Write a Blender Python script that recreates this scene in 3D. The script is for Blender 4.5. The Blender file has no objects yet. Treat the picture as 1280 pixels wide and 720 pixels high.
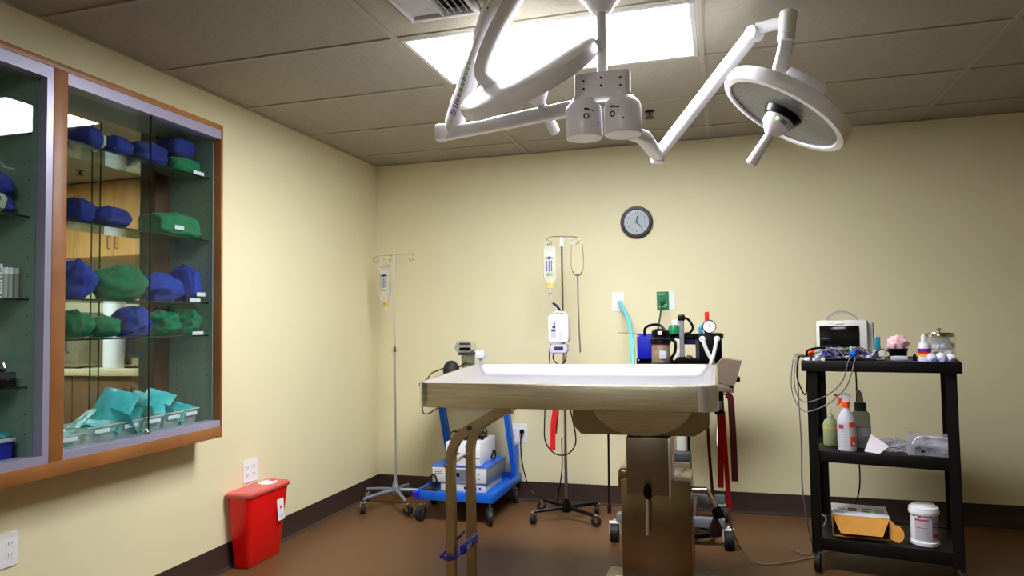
import bpy, bmesh, math, random
from mathutils import Vector, Matrix, noise, Euler
V = Vector
PI = math.pi
sc = bpy.context.scene
COL = sc.collection

# ------------------------------------------------------------------ camera
F_PX, YAW, PITCH, ROLL = 889.13, 0.2855, 0.0477, -0.0158
CAM = V((2.4528, -4.7991, 1.2308))
fw = V((-math.sin(YAW)*math.cos(PITCH), math.cos(YAW)*math.cos(PITCH), math.sin(PITCH)))
r0 = V((math.cos(YAW), math.sin(YAW), 0)); u0 = r0.cross(fw)
CR = math.cos(ROLL)*r0 + math.sin(ROLL)*u0
CU = -math.sin(ROLL)*r0 + math.cos(ROLL)*u0
cd = bpy.data.cameras.new('camera'); cam = bpy.data.objects.new('camera', cd); COL.objects.link(cam)
cd.sensor_width = 36; cd.lens = F_PX/1280*36; cd.clip_start = 0.02
m = Matrix((CR, CU, -fw)).transposed().to_4x4(); m.translation = CAM
cam.matrix_world = m
sc.camera = cam

# ------------------------------------------------------------------ world, exposure
w = bpy.data.worlds.new('world'); sc.world = w; w.use_nodes = True
w.node_tree.nodes['Background'].inputs[0].default_value = (0.02, 0.02, 0.02, 1)
sc.view_settings.view_transform = 'Standard'; sc.view_settings.look = 'None'
sc.view_settings.gamma = 1; sc.view_settings.exposure = 0.0
PANEL_STRENGTH = 54.0; REAR_FILL_STRENGTH = 25.0
PREP_STRENGTH = 40
sc.cycles.max_bounces = 10; sc.cycles.diffuse_bounces = 5; sc.cycles.transparent_max_bounces = 24
sc.cycles.glossy_bounces = 5; sc.cycles.sample_clamp_indirect = 6

def at(u, v, ax, val):
    """world point seen at photo pixel (u,v) on the plane axis ax = val (used to measure the room)"""
    d = fw + CR*((u-640)/F_PX) + CU*((360-v)/F_PX)
    return CAM + d*((val-CAM[ax])/d[ax])
def A(u, v, y): return at(u, v, 1, y)

# ------------------------------------------------------------------ materials
MATS = {}
def lin(c): return tuple(((x/12.92) if x <= .04045 else ((x+.055)/1.055)**2.4) for x in c)
def mat(name, col, rough=.5, metal=0, var=.06, scale=20, bump=0, bscale=None, emit=0, trans=0, coat=0, stretch=None, alpha=None, spec=.5, ior=1.45):
    if name in MATS: return MATS[name]
    M = bpy.data.materials.new(name); M.use_nodes = True; nt = M.node_tree; N = nt.nodes; L = nt.links
    b = N['Principled BSDF']; c = lin([x/255 for x in col])
    tc = N.new('ShaderNodeTexCoord'); mp = N.new('ShaderNodeMapping'); L.new(tc.outputs['Object'], mp.inputs[0])
    if stretch: mp.inputs['Scale'].default_value = stretch
    nz = N.new('ShaderNodeTexNoise'); nz.inputs['Scale'].default_value = scale; nz.inputs['Detail'].default_value = 4
    L.new(mp.outputs[0], nz.inputs['Vector'])
    cr = N.new('ShaderNodeValToRGB'); L.new(nz.outputs[0], cr.inputs[0])
    cr.color_ramp.elements[0].position = .3; cr.color_ramp.elements[1].position = .7
    cr.color_ramp.elements[0].color = tuple(max(0, x*(1-var)) for x in c)+(1,)
    cr.color_ramp.elements[1].color = tuple(min(1, x*(1+var)) for x in c)+(1,)
    L.new(cr.outputs[0], b.inputs['Base Color'])
    b.inputs['Roughness'].default_value = rough; b.inputs['Metallic'].default_value = metal
    b.inputs['IOR'].default_value = ior; b.inputs['Specular IOR Level'].default_value = spec
    b.inputs['Transmission Weight'].default_value = trans; b.inputs['Coat Weight'].default_value = coat
    if emit:
        L.new(cr.outputs[0], b.inputs['Emission Color']); b.inputs['Emission Strength'].default_value = emit
    if bump:
        n2 = N.new('ShaderNodeTexNoise'); n2.inputs['Scale'].default_value = bscale or scale*3; n2.inputs['Detail'].default_value = 3
        L.new(mp.outputs[0], n2.inputs['Vector'])
        bp = N.new('ShaderNodeBump'); bp.inputs['Strength'].default_value = bump; bp.inputs['Distance'].default_value = .01
        L.new(n2.outputs[0], bp.inputs['Height']); L.new(bp.outputs[0], b.inputs['Normal'])
    if alpha is not None:
        tr = N.new('ShaderNodeBsdfTransparent'); mx = N.new('ShaderNodeMixShader'); mx.inputs[0].default_value = alpha
        L.new(tr.outputs[0], mx.inputs[1]); L.new(b.outputs[0], mx.inputs[2]); L.new(mx.outputs[0], N['Material Output'].inputs[0])
    MATS[name] = M; return M
def thin_glass(name, tint=(.9, .96, .94), base=.04, rough=.0):
    """architectural pane: see-through with mirror reflections growing at grazing angles"""
    M = bpy.data.materials.new(name); M.use_nodes = True; nt = M.node_tree; N = nt.nodes; L = nt.links
    N.remove(N['Principled BSDF'])
    tr = N.new('ShaderNodeBsdfTransparent'); gl = N.new('ShaderNodeBsdfGlossy'); mx = N.new('ShaderNodeMixShader')
    lw = N.new('ShaderNodeLayerWeight'); lw.inputs['Blend'].default_value = .5
    pw = N.new('ShaderNodeMath'); pw.operation = 'POWER'; pw.inputs[1].default_value = 5; L.new(lw.outputs['Facing'], pw.inputs[0])
    fr = N.new('ShaderNodeMath'); fr.operation = 'MULTIPLY_ADD'; fr.inputs[1].default_value = .96; fr.inputs[2].default_value = .025; L.new(pw.outputs[0], fr.inputs[0])
    nz = N.new('ShaderNodeTexNoise'); nz.inputs['Scale'].default_value = 3
    cr = N.new('ShaderNodeValToRGB'); L.new(nz.outputs[0], cr.inputs[0])
    cr.color_ramp.elements[0].color = tuple(x*.97 for x in tint)+(1,); cr.color_ramp.elements[1].color = tint+(1,)
    L.new(cr.outputs[0], tr.inputs[0]); gl.inputs['Roughness'].default_value = rough
    L.new(fr.outputs[0], mx.inputs[0]); L.new(tr.outputs[0], mx.inputs[1]); L.new(gl.outputs[0], mx.inputs[2])
    L.new(mx.outputs[0], N['Material Output'].inputs[0]); MATS[name] = M; return M
def wood(name, c1, c2, rough=.45, stretch=(12, 12, 1.2)):
    M = bpy.data.materials.new(name); M.use_nodes = True; nt = M.node_tree; N = nt.nodes; L = nt.links
    b = N['Principled BSDF']; tc = N.new('ShaderNodeTexCoord'); mp = N.new('ShaderNodeMapping')
    mp.inputs['Scale'].default_value = stretch; L.new(tc.outputs['Object'], mp.inputs[0])
    nz = N.new('ShaderNodeTexNoise'); nz.inputs['Scale'].default_value = 2.5; nz.inputs['Detail'].default_value = 8; nz.inputs['Distortion'].default_value = .6
    L.new(mp.outputs[0], nz.inputs['Vector']); cr = N.new('ShaderNodeValToRGB'); L.new(nz.outputs[0], cr.inputs[0])
    cr.color_ramp.elements[0].position = .3; cr.color_ramp.elements[1].position = .7
    cr.color_ramp.elements[0].color = lin([x/255 for x in c1])+(1,); cr.color_ramp.elements[1].color = lin([x/255 for x in c2])+(1,)
    L.new(cr.outputs[0], b.inputs['Base Color']); b.inputs['Roughness'].default_value = rough
    bp = N.new('ShaderNodeBump'); bp.inputs['Strength'].default_value = .1; bp.inputs['Distance'].default_value = .005
    L.new(nz.outputs[0], bp.inputs['Height']); L.new(bp.outputs[0], b.inputs['Normal']); MATS[name] = M; return M

M_WALL = mat('cream_wall_paint', (229, 220, 180), .6, var=.015, scale=2, bump=.08, bscale=140)
M_CEIL = mat('ceiling_tile_fissured', (160, 152, 134), .9, var=.06, scale=45, bump=.35, bscale=160)
M_GRID = mat('ceiling_grid_metal', (158, 150, 132), .5, var=.03)
M_FLOOR = mat('brown_speckled_vinyl', (100, 70, 43), .4, var=.12, scale=70, bump=.05, bscale=200, spec=.35)
M_BASE = mat('dark_brown_vinyl_base', (60, 44, 38), .4, var=.05)
M_WHITE = mat('white_plastic', (236, 236, 238), .35, var=.02)
M_LAMP = mat('white_enamel', (250, 250, 254), .25, var=.01)
M_APRON = mat('streaky_brushed_stainless', (200, 188, 164), .27, 1, var=.16, scale=5, bump=.05, bscale=30, stretch=(1.2, 1.2, 22))
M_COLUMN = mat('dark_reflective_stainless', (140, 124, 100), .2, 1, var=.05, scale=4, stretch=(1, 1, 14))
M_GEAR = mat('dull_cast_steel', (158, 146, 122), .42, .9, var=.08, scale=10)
M_STEEL = mat('brushed_stainless', (205, 198, 186), .24, 1, var=.04, scale=8, bump=.03, bscale=60, stretch=(1, 1, 14))
M_TOPSTEEL = mat('polished_table_steel', (226, 224, 234), .3, .9, var=.02, scale=8)
M_CHROME = mat('chrome', (215, 213, 210), .12, 1, var=.02)
M_GREYMET = mat('grey_painted_metal', (128, 132, 142), .4, .3, var=.04)
M_BLACK = mat('black_plastic', (8, 7, 9), .3, var=.1, spec=.2)
M_BLACKM = mat('black_powder_coat', (14, 10, 11), .45, var=.15, scale=40, bump=.06, bscale=200, spec=.3)
M_RUBBER = mat('black_rubber', (24, 24, 28), .6, var=.1)
M_DGREY = mat('dark_grey_plastic', (58, 58, 62), .45, var=.08)
M_BLUECART = mat('blue_cart_paint', (22, 98, 208), .3, var=.05)
M_BLUEDEV = mat('blue_anodised_metal', (12, 22, 150), .35, var=.08)
M_BLUECLIP = mat('blue_clip_plastic', (20, 30, 190), .3, var=.06)
M_BLUEWRAP = mat('blue_sterile_cloth', (0, 50, 165), .85, var=.16, scale=14, bump=.3, bscale=60)
M_BLUEWRAP2 = mat('deep_blue_sterile_cloth', (0, 32, 122), .85, var=.16, scale=14, bump=.3, bscale=60)
M_GREENWRAP = mat('green_sterile_cloth', (0, 112, 72), .85, var=.16, scale=14, bump=.3, bscale=60)
M_TEAL = mat('teal_pouch_paper', (70, 190, 200), .5, var=.12, scale=25, bump=.25, bscale=50)
M_PALETEAL = mat('pale_pouch_film', (150, 196, 190), .3, var=.12, scale=25, bump=.2, bscale=50)
M_TAPE = mat('indicator_tape', (176, 176, 160), .7, var=.15)
M_RED = mat('red_sharps_plastic', (226, 12, 14), .3, var=.05, scale=6)
M_REDLID = mat('translucent_red_lid', (206, 84, 78), .3, var=.05, scale=12)
M_REDSTRAP = mat('red_webbing', (205, 12, 18), .7, var=.1, scale=90, bump=.3, bscale=300)
M_MAROON = mat('maroon_webbing', (92, 14, 22), .7, var=.1, scale=90, bump=.3, bscale=300)
M_BLKSTRAP = mat('black_webbing', (34, 18, 20), .7, var=.1, scale=90)
M_TRACK = mat('lilac_grey_aluminium', (158, 154, 176), .35, .2, var=.03)
M_PANEL = mat('grey_melamine', (150, 172, 160), .5, var=.03)
M_PRINT = mat('dark_print', (50, 48, 62), .6, var=.02)
M_BPRINT = mat('blue_print', (48, 52, 150), .6, var=.02)
M_GPRINT = mat('green_print', (60, 140, 90), .6, var=.02)
M_PALEPRINT = mat('faint_grey_print', (176, 178, 190), .6, var=.02)
M_REDPRINT = mat('red_print', (190, 60, 90), .6, var=.05)
M_YELLOW = mat('yellow_print', (240, 190, 40), .5, var=.05)
M_ORANGE = mat('orange_plastic', (250, 84, 20), .35, var=.05)
M_CLEAR = mat('clear_soft_plastic', (235, 240, 240), .12, var=.03, alpha=.22)
M_CLEAR2 = mat('cloudy_plastic', (210, 212, 210), .25, var=.06, alpha=.62)
M_IVFLUID = mat('iv_bag_film', (226, 226, 214), .12, var=.06, alpha=.38)
M_AMBER = mat('amber_port_membrane', (232, 212, 130), .4, var=.08, alpha=.6)
M_POLE = mat('satin_chrome', (222, 218, 214), .32, .75, var=.02)
M_GREENF = mat('pale_green_liquid', (178, 186, 140), .3, var=.05, alpha=.85)
M_CORRUG = mat('pale_blue_hose', (96, 196, 208), .35, var=.05)
M_WHOSE = mat('clear_white_hose', (206, 204, 208), .3, var=.06)
M_CARD = mat('kraft_cardboard', (214, 150, 62), .8, var=.07, scale=30)
M_PAPER = mat('white_paper', (226, 226, 232), .8, var=.03)
M_PINK = mat('pink_tissue', (250, 196, 206), .8, var=.08, bump=.2)
M_SCREEN = mat('dark_screen', (12, 12, 14), .12, var=.1)
M_DEVICE = mat('off_white_device', (214, 212, 204), .4, var=.03)
M_LILAC = mat('lilac_device_plastic', (196, 194, 232), .35, var=.04)
M_GREEN = mat('green_outlet_plastic', (16, 112, 62), .35, var=.08)
M_CABLE = mat('grey_cable', (110, 106, 108), .45, var=.05)
M_LENS = mat('frosted_lens_grey', (86, 85, 82), .3, var=.12, scale=26, bump=.2, bscale=70)
M_LED = mat('green_indicator', (170, 255, 120), .3, emit=2.5)
M_DARKWOODTOP = mat('matt_near_black', (20, 16, 14), .8)  # plain matt near-black, assigned to no part
W_FRAME = wood('cherry_frame', (134, 84, 38), (160, 104, 50), stretch=(3, 3, 3))
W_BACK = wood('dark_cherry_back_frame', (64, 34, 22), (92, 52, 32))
W_MAPLE = wood('maple_cabinet', (188, 134, 66), (212, 160, 92))
W_BROWN = wood('brown_cabinet', (110, 74, 44), (132, 92, 56))
G_PANE = thin_glass('cabinet_pane', (.92, .965, .945))
G_SHELF = thin_glass('green_edge_shelf', (.78, .89, .85))
G_JAR = thin_glass('clear_jar', (.93, .95, .95))
M_GEDGE = mat('dark_glass_edge', (12, 34, 28), .15, var=.1)

# ------------------------------------------------------------------ mesh builder
class MB:
    def __init__(s): s.v = []; s.f = []
    def add(s, vs, fs, T=None):
        n = len(s.v)
        s.v += [tuple(T @ V(p)) if T else tuple(p) for p in vs]
        s.f += [[i+n for i in f] for f in fs]; return s
    def bm(s, b, T=None):
        b.verts.ensure_lookup_table()
        for i, q in enumerate(b.verts): q.index = i
        s.add([q.co.copy() for q in b.verts], [[q.index for q in f.verts] for f in b.faces], T); b.free(); return s
    def box(s, x0, x1, y0, y1, z0, z1, bev=0, T=None, seg=2):
        b = bmesh.new(); bmesh.ops.create_cube(b, size=1)
        for q in b.verts: q.co = V(((x0+x1)/2+q.co.x*(x1-x0), (y0+y1)/2+q.co.y*(y1-y0), (z0+z1)/2+q.co.z*(z1-z0)))
        if bev: bmesh.ops.bevel(b, geom=b.edges[:], offset=bev, segments=seg, affect='EDGES', profile=.5)
        return s.bm(b, T)
    def rod(s, p0, p1, r0, r1=None, n=16):
        p0, p1 = V(p0), V(p1); r1 = r0 if r1 is None else r1
        return s.lathe([(0, 0), (r0, 0), (r1, (p1-p0).length), (0, (p1-p0).length)], n, frame(p0, p1-p0))
    def lathe(s, prof, n=24, T=None, sx=1, sy=1):
        vs = []; fs = []; ring = []
        for r, z in prof:
            if r < 1e-6: ring.append([len(vs)]); vs.append((0, 0, z))
            else:
                ring.append(list(range(len(vs), len(vs)+n)))
                vs += [(r*sx*math.cos(2*PI*i/n), r*sy*math.sin(2*PI*i/n), z) for i in range(n)]
        for a, b in zip(ring, ring[1:]):
            for i in range(n):
                j = (i+1) % n
                if len(a) == 1 and len(b) == 1: continue
                if len(a) == 1: fs.append([a[0], b[j], b[i]])
                elif len(b) == 1: fs.append([a[i], a[j], b[0]])
                else: fs.append([a[i], a[j], b[j], b[i]])
        return s.add(vs, fs, T)
    def tube(s, pts, r, n=8, smooth=True, k=6, flat=None, up=None):
        """r: radius or list; flat=(w,h) gives a rectangular section"""
        pts = [V(p) for p in pts]
        if smooth and len(pts) > 2: pts = spline(pts, k)
        m_ = len(pts); vs = []; fs = []; t0 = (pts[1]-pts[0]).normalized()
        nrm = V(up) if up else (V((0, 0, 1)) if abs(t0.z) < .9 else V((1, 0, 0)))
        nrm = (nrm - t0*nrm.dot(t0)).normalized()
        if flat: n = 4
        for i, p in enumerate(pts):
            t = (pts[min(i+1, m_-1)]-pts[max(i-1, 0)]).normalized()
            nrm = (nrm - t*nrm.dot(t)).normalized(); bn = t.cross(nrm)
            if flat:
                for a, b in ((1, 1), (-1, 1), (-1, -1), (1, -1)): vs.append(p + bn*a*flat[0]/2 + nrm*b*flat[1]/2)
            else:
                rr = r if not isinstance(r, (list, tuple)) else r[0]+(r[1]-r[0])*i/(m_-1)
                for j in range(n): vs.append(p + (nrm*math.cos(2*PI*j/n)+bn*math.sin(2*PI*j/n))*rr)
        for i in range(m_-1):
            for j in range(n): fs.append([i*n+j, i*n+(j+1) % n, (i+1)*n+(j+1) % n, (i+1)*n+j])
        fs.append(list(range(n))[::-1]); fs.append([(m_-1)*n+j for j in range(n)])
        return s.add(vs, fs)
    def prism(s, poly, d0, d1, T=None):
        """polygon in local xy, extruded along local z d0..d1"""
        n = len(poly)
        vs = [(x, y, d0) for x, y in poly]+[(x, y, d1) for x, y in poly]
        fs = [list(range(n))[::-1], list(range(n, 2*n))]+[[i, (i+1) % n, n+(i+1) % n, n+i] for i in range(n)]
        return s.add(vs, fs, T)
    def loft(s, loops, cap=True):
        n = len(loops[0]); vs = [p for l in loops for p in l]; fs = []
        for k in range(len(loops)-1):
            for i in range(n): fs.append([k*n+i, k*n+(i+1) % n, (k+1)*n+(i+1) % n, (k+1)*n+i])
        if cap: fs.append(list(range(n))[::-1]); fs.append([(len(loops)-1)*n+i for i in range(n)])
        return s.add(vs, fs)
    def build(s, name, m_, parent=None, label=None, cat=None, group=None, kind=None, sharp=35, origin=True):
        me = bpy.data.meshes.new(name); vs = s.v; off = V((0, 0, 0))
        if parent is None and origin and vs:
            xs = [p[0] for p in vs]; ys = [p[1] for p in vs]; zs = [p[2] for p in vs]
            off = V(((min(xs)+max(xs))/2, (min(ys)+max(ys))/2, min(zs)))
            vs = [tuple(V(p)-off) for p in vs]
        me.from_pydata(vs, [], s.f); me.update()
        b = bmesh.new(); b.from_mesh(me); bmesh.ops.recalc_face_normals(b, faces=b.faces); b.to_mesh(me); b.free()
        me.materials.append(m_)
        for p in me.polygons: p.use_smooth = True
        me.set_sharp_from_angle(angle=math.radians(sharp))
        o = bpy.data.objects.new(name, me); COL.objects.link(o); o.location = off
        if parent is not None:
            o.parent = parent
            if parent.type == 'EMPTY': o.matrix_parent_inverse = Matrix.Translation(-V(parent['base']))
        tag(o, label, cat, group, kind); return o
def tag(o, label=None, cat=None, group=None, kind=None):
    if label: o['label'] = label
    if cat: o['category'] = cat
    if group: o['group'] = group
    if kind: o['kind'] = kind
def thing(name, loc, label, cat, group=None):
    o = bpy.data.objects.new(name, None); COL.objects.link(o); o.location = loc; o['base'] = tuple(loc); o.empty_display_size = .05
    tag(o, label, cat, group); return o
def frame(p, z, x=None):
    z = V(z).normalized(); x = V(x) if x else (V((1, 0, 0)) if abs(z.x) < .9 else V((0, 1, 0)))
    x = (x - z*x.dot(z)).normalized(); y = z.cross(x)
    M = Matrix((x, y, z)).transposed().to_4x4(); M.translation = V(p); return M
def spline(P, k=6):
    Q = [P[0]*2-P[1]]+P+[P[-1]*2-P[-2]]; out = []
    for i in range(1, len(Q)-2):
        a, b, c, d = Q[i-1:i+3]
        for j in range(k):
            t = j/k; out.append(.5*((2*b)+(c-a)*t+(2*a-5*b+4*c-d)*t*t+(-a+3*b-3*c+d)*t**3))
    out.append(P[-1]); return out
def rpoly(w_, h_, r, k=5):
    out = []
    for cx, cy, a0 in ((w_/2-r, h_/2-r, 0), (-w_/2+r, h_/2-r, 90), (-w_/2+r, -h_/2+r, 180), (w_/2-r, -h_/2+r, 270)):
        for i in range(k+1):
            a = math.radians(a0+90*i/k); out.append((cx+r*math.cos(a), cy+r*math.sin(a)))
    return out
def text(name, body, size, T, m_, parent, align='CENTER', ext=.0004):
    cu = bpy.data.curves.new(name, 'FONT'); cu.body = body; cu.size = size; cu.extrude = ext; cu.align_x = align; cu.align_y = 'CENTER'
    cu.resolution_u = 2
    o = bpy.data.objects.new('tmp', cu); COL.objects.link(o)
    dg = bpy.context.evaluated_depsgraph_get(); me = bpy.data.meshes.new_from_object(o.evaluated_get(dg))
    bpy.data.objects.remove(o); mb = MB(); mb.add([v.co.copy() for v in me.vertices], [list(p.vertices) for p in me.polygons], T)
    bpy.data.meshes.remove(me)
    return mb.build(name, m_, parent)
# frames for flat things facing the camera side (-y) and facing +x
def F_back(x, y, z): return Matrix(((1, 0, 0, x), (0, 0, -1, y), (0, 1, 0, z), (0, 0, 0, 1)))      # local z -> -y, x -> x, y -> z
def F_left(x, y, z): return Matrix(((0, 0, 1, x), (1, 0, 0, y), (0, 1, 0, z), (0, 0, 0, 1)))       # local z -> +x, x -> +y, y -> z

# ================================================================== STRUCTURE
RX, RY, H = 6.4, -7.9, 2.414
def S(name, mb, m_): return mb.build(name, m_, kind='structure')
S('floor', MB().box(-.0, RX, RY, 0, -.1, 0), M_FLOOR)
S('wall_back', MB().box(-.12, RX+.1, 0, .12, 0, H), M_WALL)
S('wall_right', MB().box(RX, RX+.12, RY, 0, 0, H), M_WALL)
S('wall_front', MB().box(-.12, RX+.1, RY-.12, RY, 0, H), M_WALL)
HY0, HY1, HZ0, HZ1 = -3.69, -1.918, .715, 2.196
wl = MB(); wl.box(-.12, 0, RY, HY0, 0, H); wl.box(-.12, 0, HY1, 0, 0, H); wl.box(-.12, 0, HY0, HY1, 0, HZ0); wl.box(-.12, 0, HY0, HY1, HZ1, H)
S('wall_left', wl, M_WALL)
# cove baseboards
def cove(p0, p1, nrm):
    nrm = V(nrm); prof = [(0, .129), (.004, .13), (.006, .03), (.011, .012), (.024, .003), (.024, 0), (0, 0)]
    return MB().loft([[V(p)+nrm*a+V((0, 0, b)) for a, b in prof] for p in (p0, p1)])
S('baseboard_left', cove((0, RY, 0), (0, 0, 0), (1, 0, 0)), M_BASE)
S('baseboard_back', cove((.0, 0, 0), (RX, 0, 0), (0, -1, 0)), M_BASE)
S('baseboard_right', cove((RX, RY, 0), (RX, -.024, 0), (-1, 0, 0)), M_BASE)
S('baseboard_front', cove((.024, RY, 0), (RX-.024, RY, 0), (0, 1, 0)), M_BASE)
# ceiling: slab above the grid, T-bars, each tile a piece
ceil = S('ceiling', MB().box(-.12, RX+.12, RY-.12, .12, H+.03, H+.12), M_CEIL)
TS = .6096; TX0 = 1.1834; TY0 = -.9233
xs = [0]+[TX0+2*TS*k for k in range(0, 5) if TX0+2*TS*k < RX]+[RX]
ys = [0]+[TY0+TS*k for k in range(1, -13, -1) if RY < TY0+TS*k < 0]+[RY]
gr = MB(); gw = .012
for x in xs[1:-1]: gr.box(x-gw, x+gw, RY, 0, H-.004, H+.02)
for y in ys[1:-1]:
    for a, b in zip(xs, xs[1:]): gr.box(a+gw, b-gw, y-gw, y+gw, H-.0035, H+.02)
# wall angle
gr.box(0, .02, RY, 0, H-.004, H+.0); gr.box(.02, RX-.02, -.02, 0, H-.004, H); gr.box(RX-.02, RX, RY, 0, H-.004, H); gr.box(.02, RX-.02, RY, RY+.02, H-.004, H)
o = gr.build('ceiling_grid', M_GRID, origin=False); o.parent = ceil; o.matrix_parent_inverse = Matrix.Translation(-ceil.location)
LITE = (TX0, -2.1425+.0, 'light')
for i, (x0, x1) in enumerate(zip(xs, xs[1:])):
    for j, (y1, y0) in enumerate(zip(ys, ys[1:])):
        if i == 1 and abs((y0+y1)/2+1.838) < .1: continue      # light panel sits here
        if i == 1 and abs((y0+y1)/2-(TY0-6.5*TS)) < .1: continue      # added rear fill panel sits here, out of view
        t = MB(); g = .006
        if i == 1 and abs((y0+y1)/2+2.447) < .1:
            # tile cut round the air vent
            t.box(1.62, x1-g, y0+g, y1-g, H+.003, H+.018); t.box(x0+g, 1.31, y0+g, y1-g, H+.003, H+.018)
            t.box(1.31, 1.62, -2.27, y1-g, H+.003, H+.018); t.box(1.31, 1.62, y0+g, -2.60, H+.003, H+.018)
        else: t.box(x0+g, x1-g, y0+g, y1-g, H+.003, H+.018, .002, seg=1)
        o = t.build('ceiling_tile', M_CEIL, origin=False); o.parent = ceil; o.matrix_parent_inverse = Matrix.Translation(-ceil.location)

# ---- adjoining prep room seen through the pass-through cabinet
PX0, PX1, PY0, PY1 = -5.2, -.12, -4.6, .05
S('floor_adjoining', MB().box(PX0, PX1, PY0, PY1, -.1, 0), M_FLOOR)
S('wall_adjoining_back', MB().box(PX0-.1, PX1, PY1, PY1+.1, 0, H), M_WALL)
S('wall_adjoining_left', MB().box(PX0-.1, PX0, PY0, PY1, 0, H), M_WALL)
S('wall_adjoining_front', MB().box(PX0-.1, PX1, PY0-.1, PY0, 0, H), M_WALL)
S('ceiling_adjoining', MB().box(PX0-.1, PX1, PY0-.1, PY1+.1, H, H+.1), M_CEIL)

# ================================================================== CEILING THINGS
def ceiling_light(x0, x1, y0, y1, label, strength, z=H):
    t = thing('ceiling_light', ((x0+x1)/2, (y0+y1)/2, z-.006), label, 'ceiling light')
    f = MB(); w_ = .022
    f.box(x0, x1, y0, y0+w_, z-.006, z+.02, .002, seg=1); f.box(x0, x1, y1-w_, y1, z-.006, z+.02, .002, seg=1)
    f.box(x0, x0+w_, y0+w_, y1-w_, z-.006, z+.02, .002, seg=1); f.box(x1-w_, x1, y0+w_, y1-w_, z-.006, z+.02, .002, seg=1)
    f.build('frame', M_WHITE, t)
    d = MB().box(x0+w_, x1-w_, y0+w_, y1-w_, z-.001, z+.006)
    e = mat('lit_diffuser_%g' % strength, (246, 249, 255), .5, var=.01, emit=strength)
    d.build('diffuser', e, t); return t
ceiling_light(TX0+.014, TX0+2*TS-.014, TY0-2*TS+.014, TY0-TS-.014, 'lit rectangular fluorescent ceiling panel above the surgical lamp', PANEL_STRENGTH)
ceiling_light(TX0+.014, TX0+2*TS-.014, TY0-7*TS+.014, TY0-6*TS-.014, 'added rectangular ceiling fill panel, unseen behind the viewpoint', REAR_FILL_STRENGTH)  # invented panel, brightens the fronts of the surgical lamp and table
# out-of-view panel, added so the adjoining room is lit
t = ceiling_light(-2.6, -1.4, -1.9, -1.3, 'added unseen ceiling panel lighting the adjoining room beyond the glass cabinet', PREP_STRENGTH, H-.012)

# air vent: four-way louvred diffuser
vx0, vx1, vy0, vy1 = 1.325, 1.605, -2.585, -2.285
t = thing('air_vent', ((vx0+vx1)/2, (vy0+vy1)/2, H-.012), 'white louvred ceiling air vent beside the bright light panel', 'air vent')
f = MB()
f.box(vx0, vx1, vy1-.02, vy1, H-.012, H+.02, .003); f.box(vx0, vx1, vy0, vy0+.02, H-.012, H+.02, .003)
f.box(vx0, vx0+.02, vy0+.02, vy1-.02, H-.012, H+.02, .003); f.box(vx1-.02, vx1, vy0+.02, vy1-.02, H-.012, H+.02, .003)
f.build('vent_frame', M_WHITE, t)
MB().box(vx0, vx1, vy0, vy1, H+.021, H+.026).build('duct_opening', M_BLACK, t)
cx = (vx0+vx1)/2
for k in range(8):
    y = vy0+.035+k*.032
    T = Matrix.Translation((vx0+.02+.06, y, H+.004)) @ Matrix.Rotation(math.radians(-12), 4, 'X')
    MB().box(-.06, .06, -.011, .011, -.0012, .0012, T=T).build('slat', M_WHITE, t)
for k in range(5):
    x = cx+.018+k*.026
    T = Matrix.Translation((x, (vy0+vy1)/2, H+.004)) @ Matrix.Rotation(math.radians(60), 4, 'Y')
    MB().box(-.011, .011, -.125, .125, -.0012, .0012, T=T).build('slat', M_WHITE, t)
MB().box(cx-.006, cx+.002, vy0+.02, vy1-.02, H-.008, H+.012).build('divider', M_WHITE, t)

# fire sprinkler
def sprinkler(x, y, label):
    t = thing('fire_sprinkler', (x, y, H-.04), label, 'sprinkler')
    MB().lathe([(0, H), (.028, H), (.028, H-.004), (.012, H-.008), (0, H-.008)], 20, Matrix.Translation((x, y, 0))).build('escutcheon', M_BLACK, t)
    q = MB(); q.rod((x, y, H-.004), (x, y, H-.035), .006); q.tube([(x+.012, y, H-.01), (x+.014, y, H-.024), (x, y, H-.036)], .002, 6); q.tube([(x-.012, y, H-.01), (x-.014, y, H-.024), (x, y, H-.036)], .002, 6)
    q.build('sprinkler_head', M_BLACK, t)
    d = MB().lathe([(0, H-.034), (.03, H-.036), (.03, H-.038), (0, H-.038)], 16, Matrix.Translation((x, y, 0))); d.build('deflector', M_BLACK, t)
p = at(812, 146, 2, H-.03); sprinkler(p.x, p.y, 'small dark fire sprinkler on the ceiling right of the lamp housings')
p = at(100, 218, 2, H-.03); sprinkler(p.x, p.y, 'small dark sprinkler on the adjoining room ceiling, seen through the cabinet')

# ================================================================== SURGICAL LAMP
LY = -2.3
pc = A(753, 93, LY); px = pc.x
t = thing('surgical_lamp', (px, LY, 1.9), 'white ceiling-mounted surgical lamp with two round heads on jointed arms', 'surgical lamp')
MB().lathe([(0, H+.002), (.085, H+.002), (.08, H-.02), (.05, H-.055), (.036, H-.075), (.03, H-.08), (0, H-.08)], 32, Matrix.Translation((px, LY, 0))).build('canopy', M_LAMP, t)
MB().rod((px, LY, 2.08), (px, LY, H-.07), .0185, n=24).build('pole', M_LAMP, t)
zb0, zb1 = 2.022, 2.108
bkt = MB().prism([(x, y) for x, y in rpoly(.198, .075, .02)], zb0, zb1, Matrix.Translation((px, LY, 0))).build('bracket', M_LAMP, t)
for dx in (-.062, 0, .068):
    for dz in (.058, .030):
        p = V((px+dx, LY-.0375, zb0+dz+(.006 if dx == 0 else 0)))
        MB().rod(p, p+V((0, -.0015, 0)), .0042, n=12).build('bolt', M_BLACK, bkt)
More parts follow.
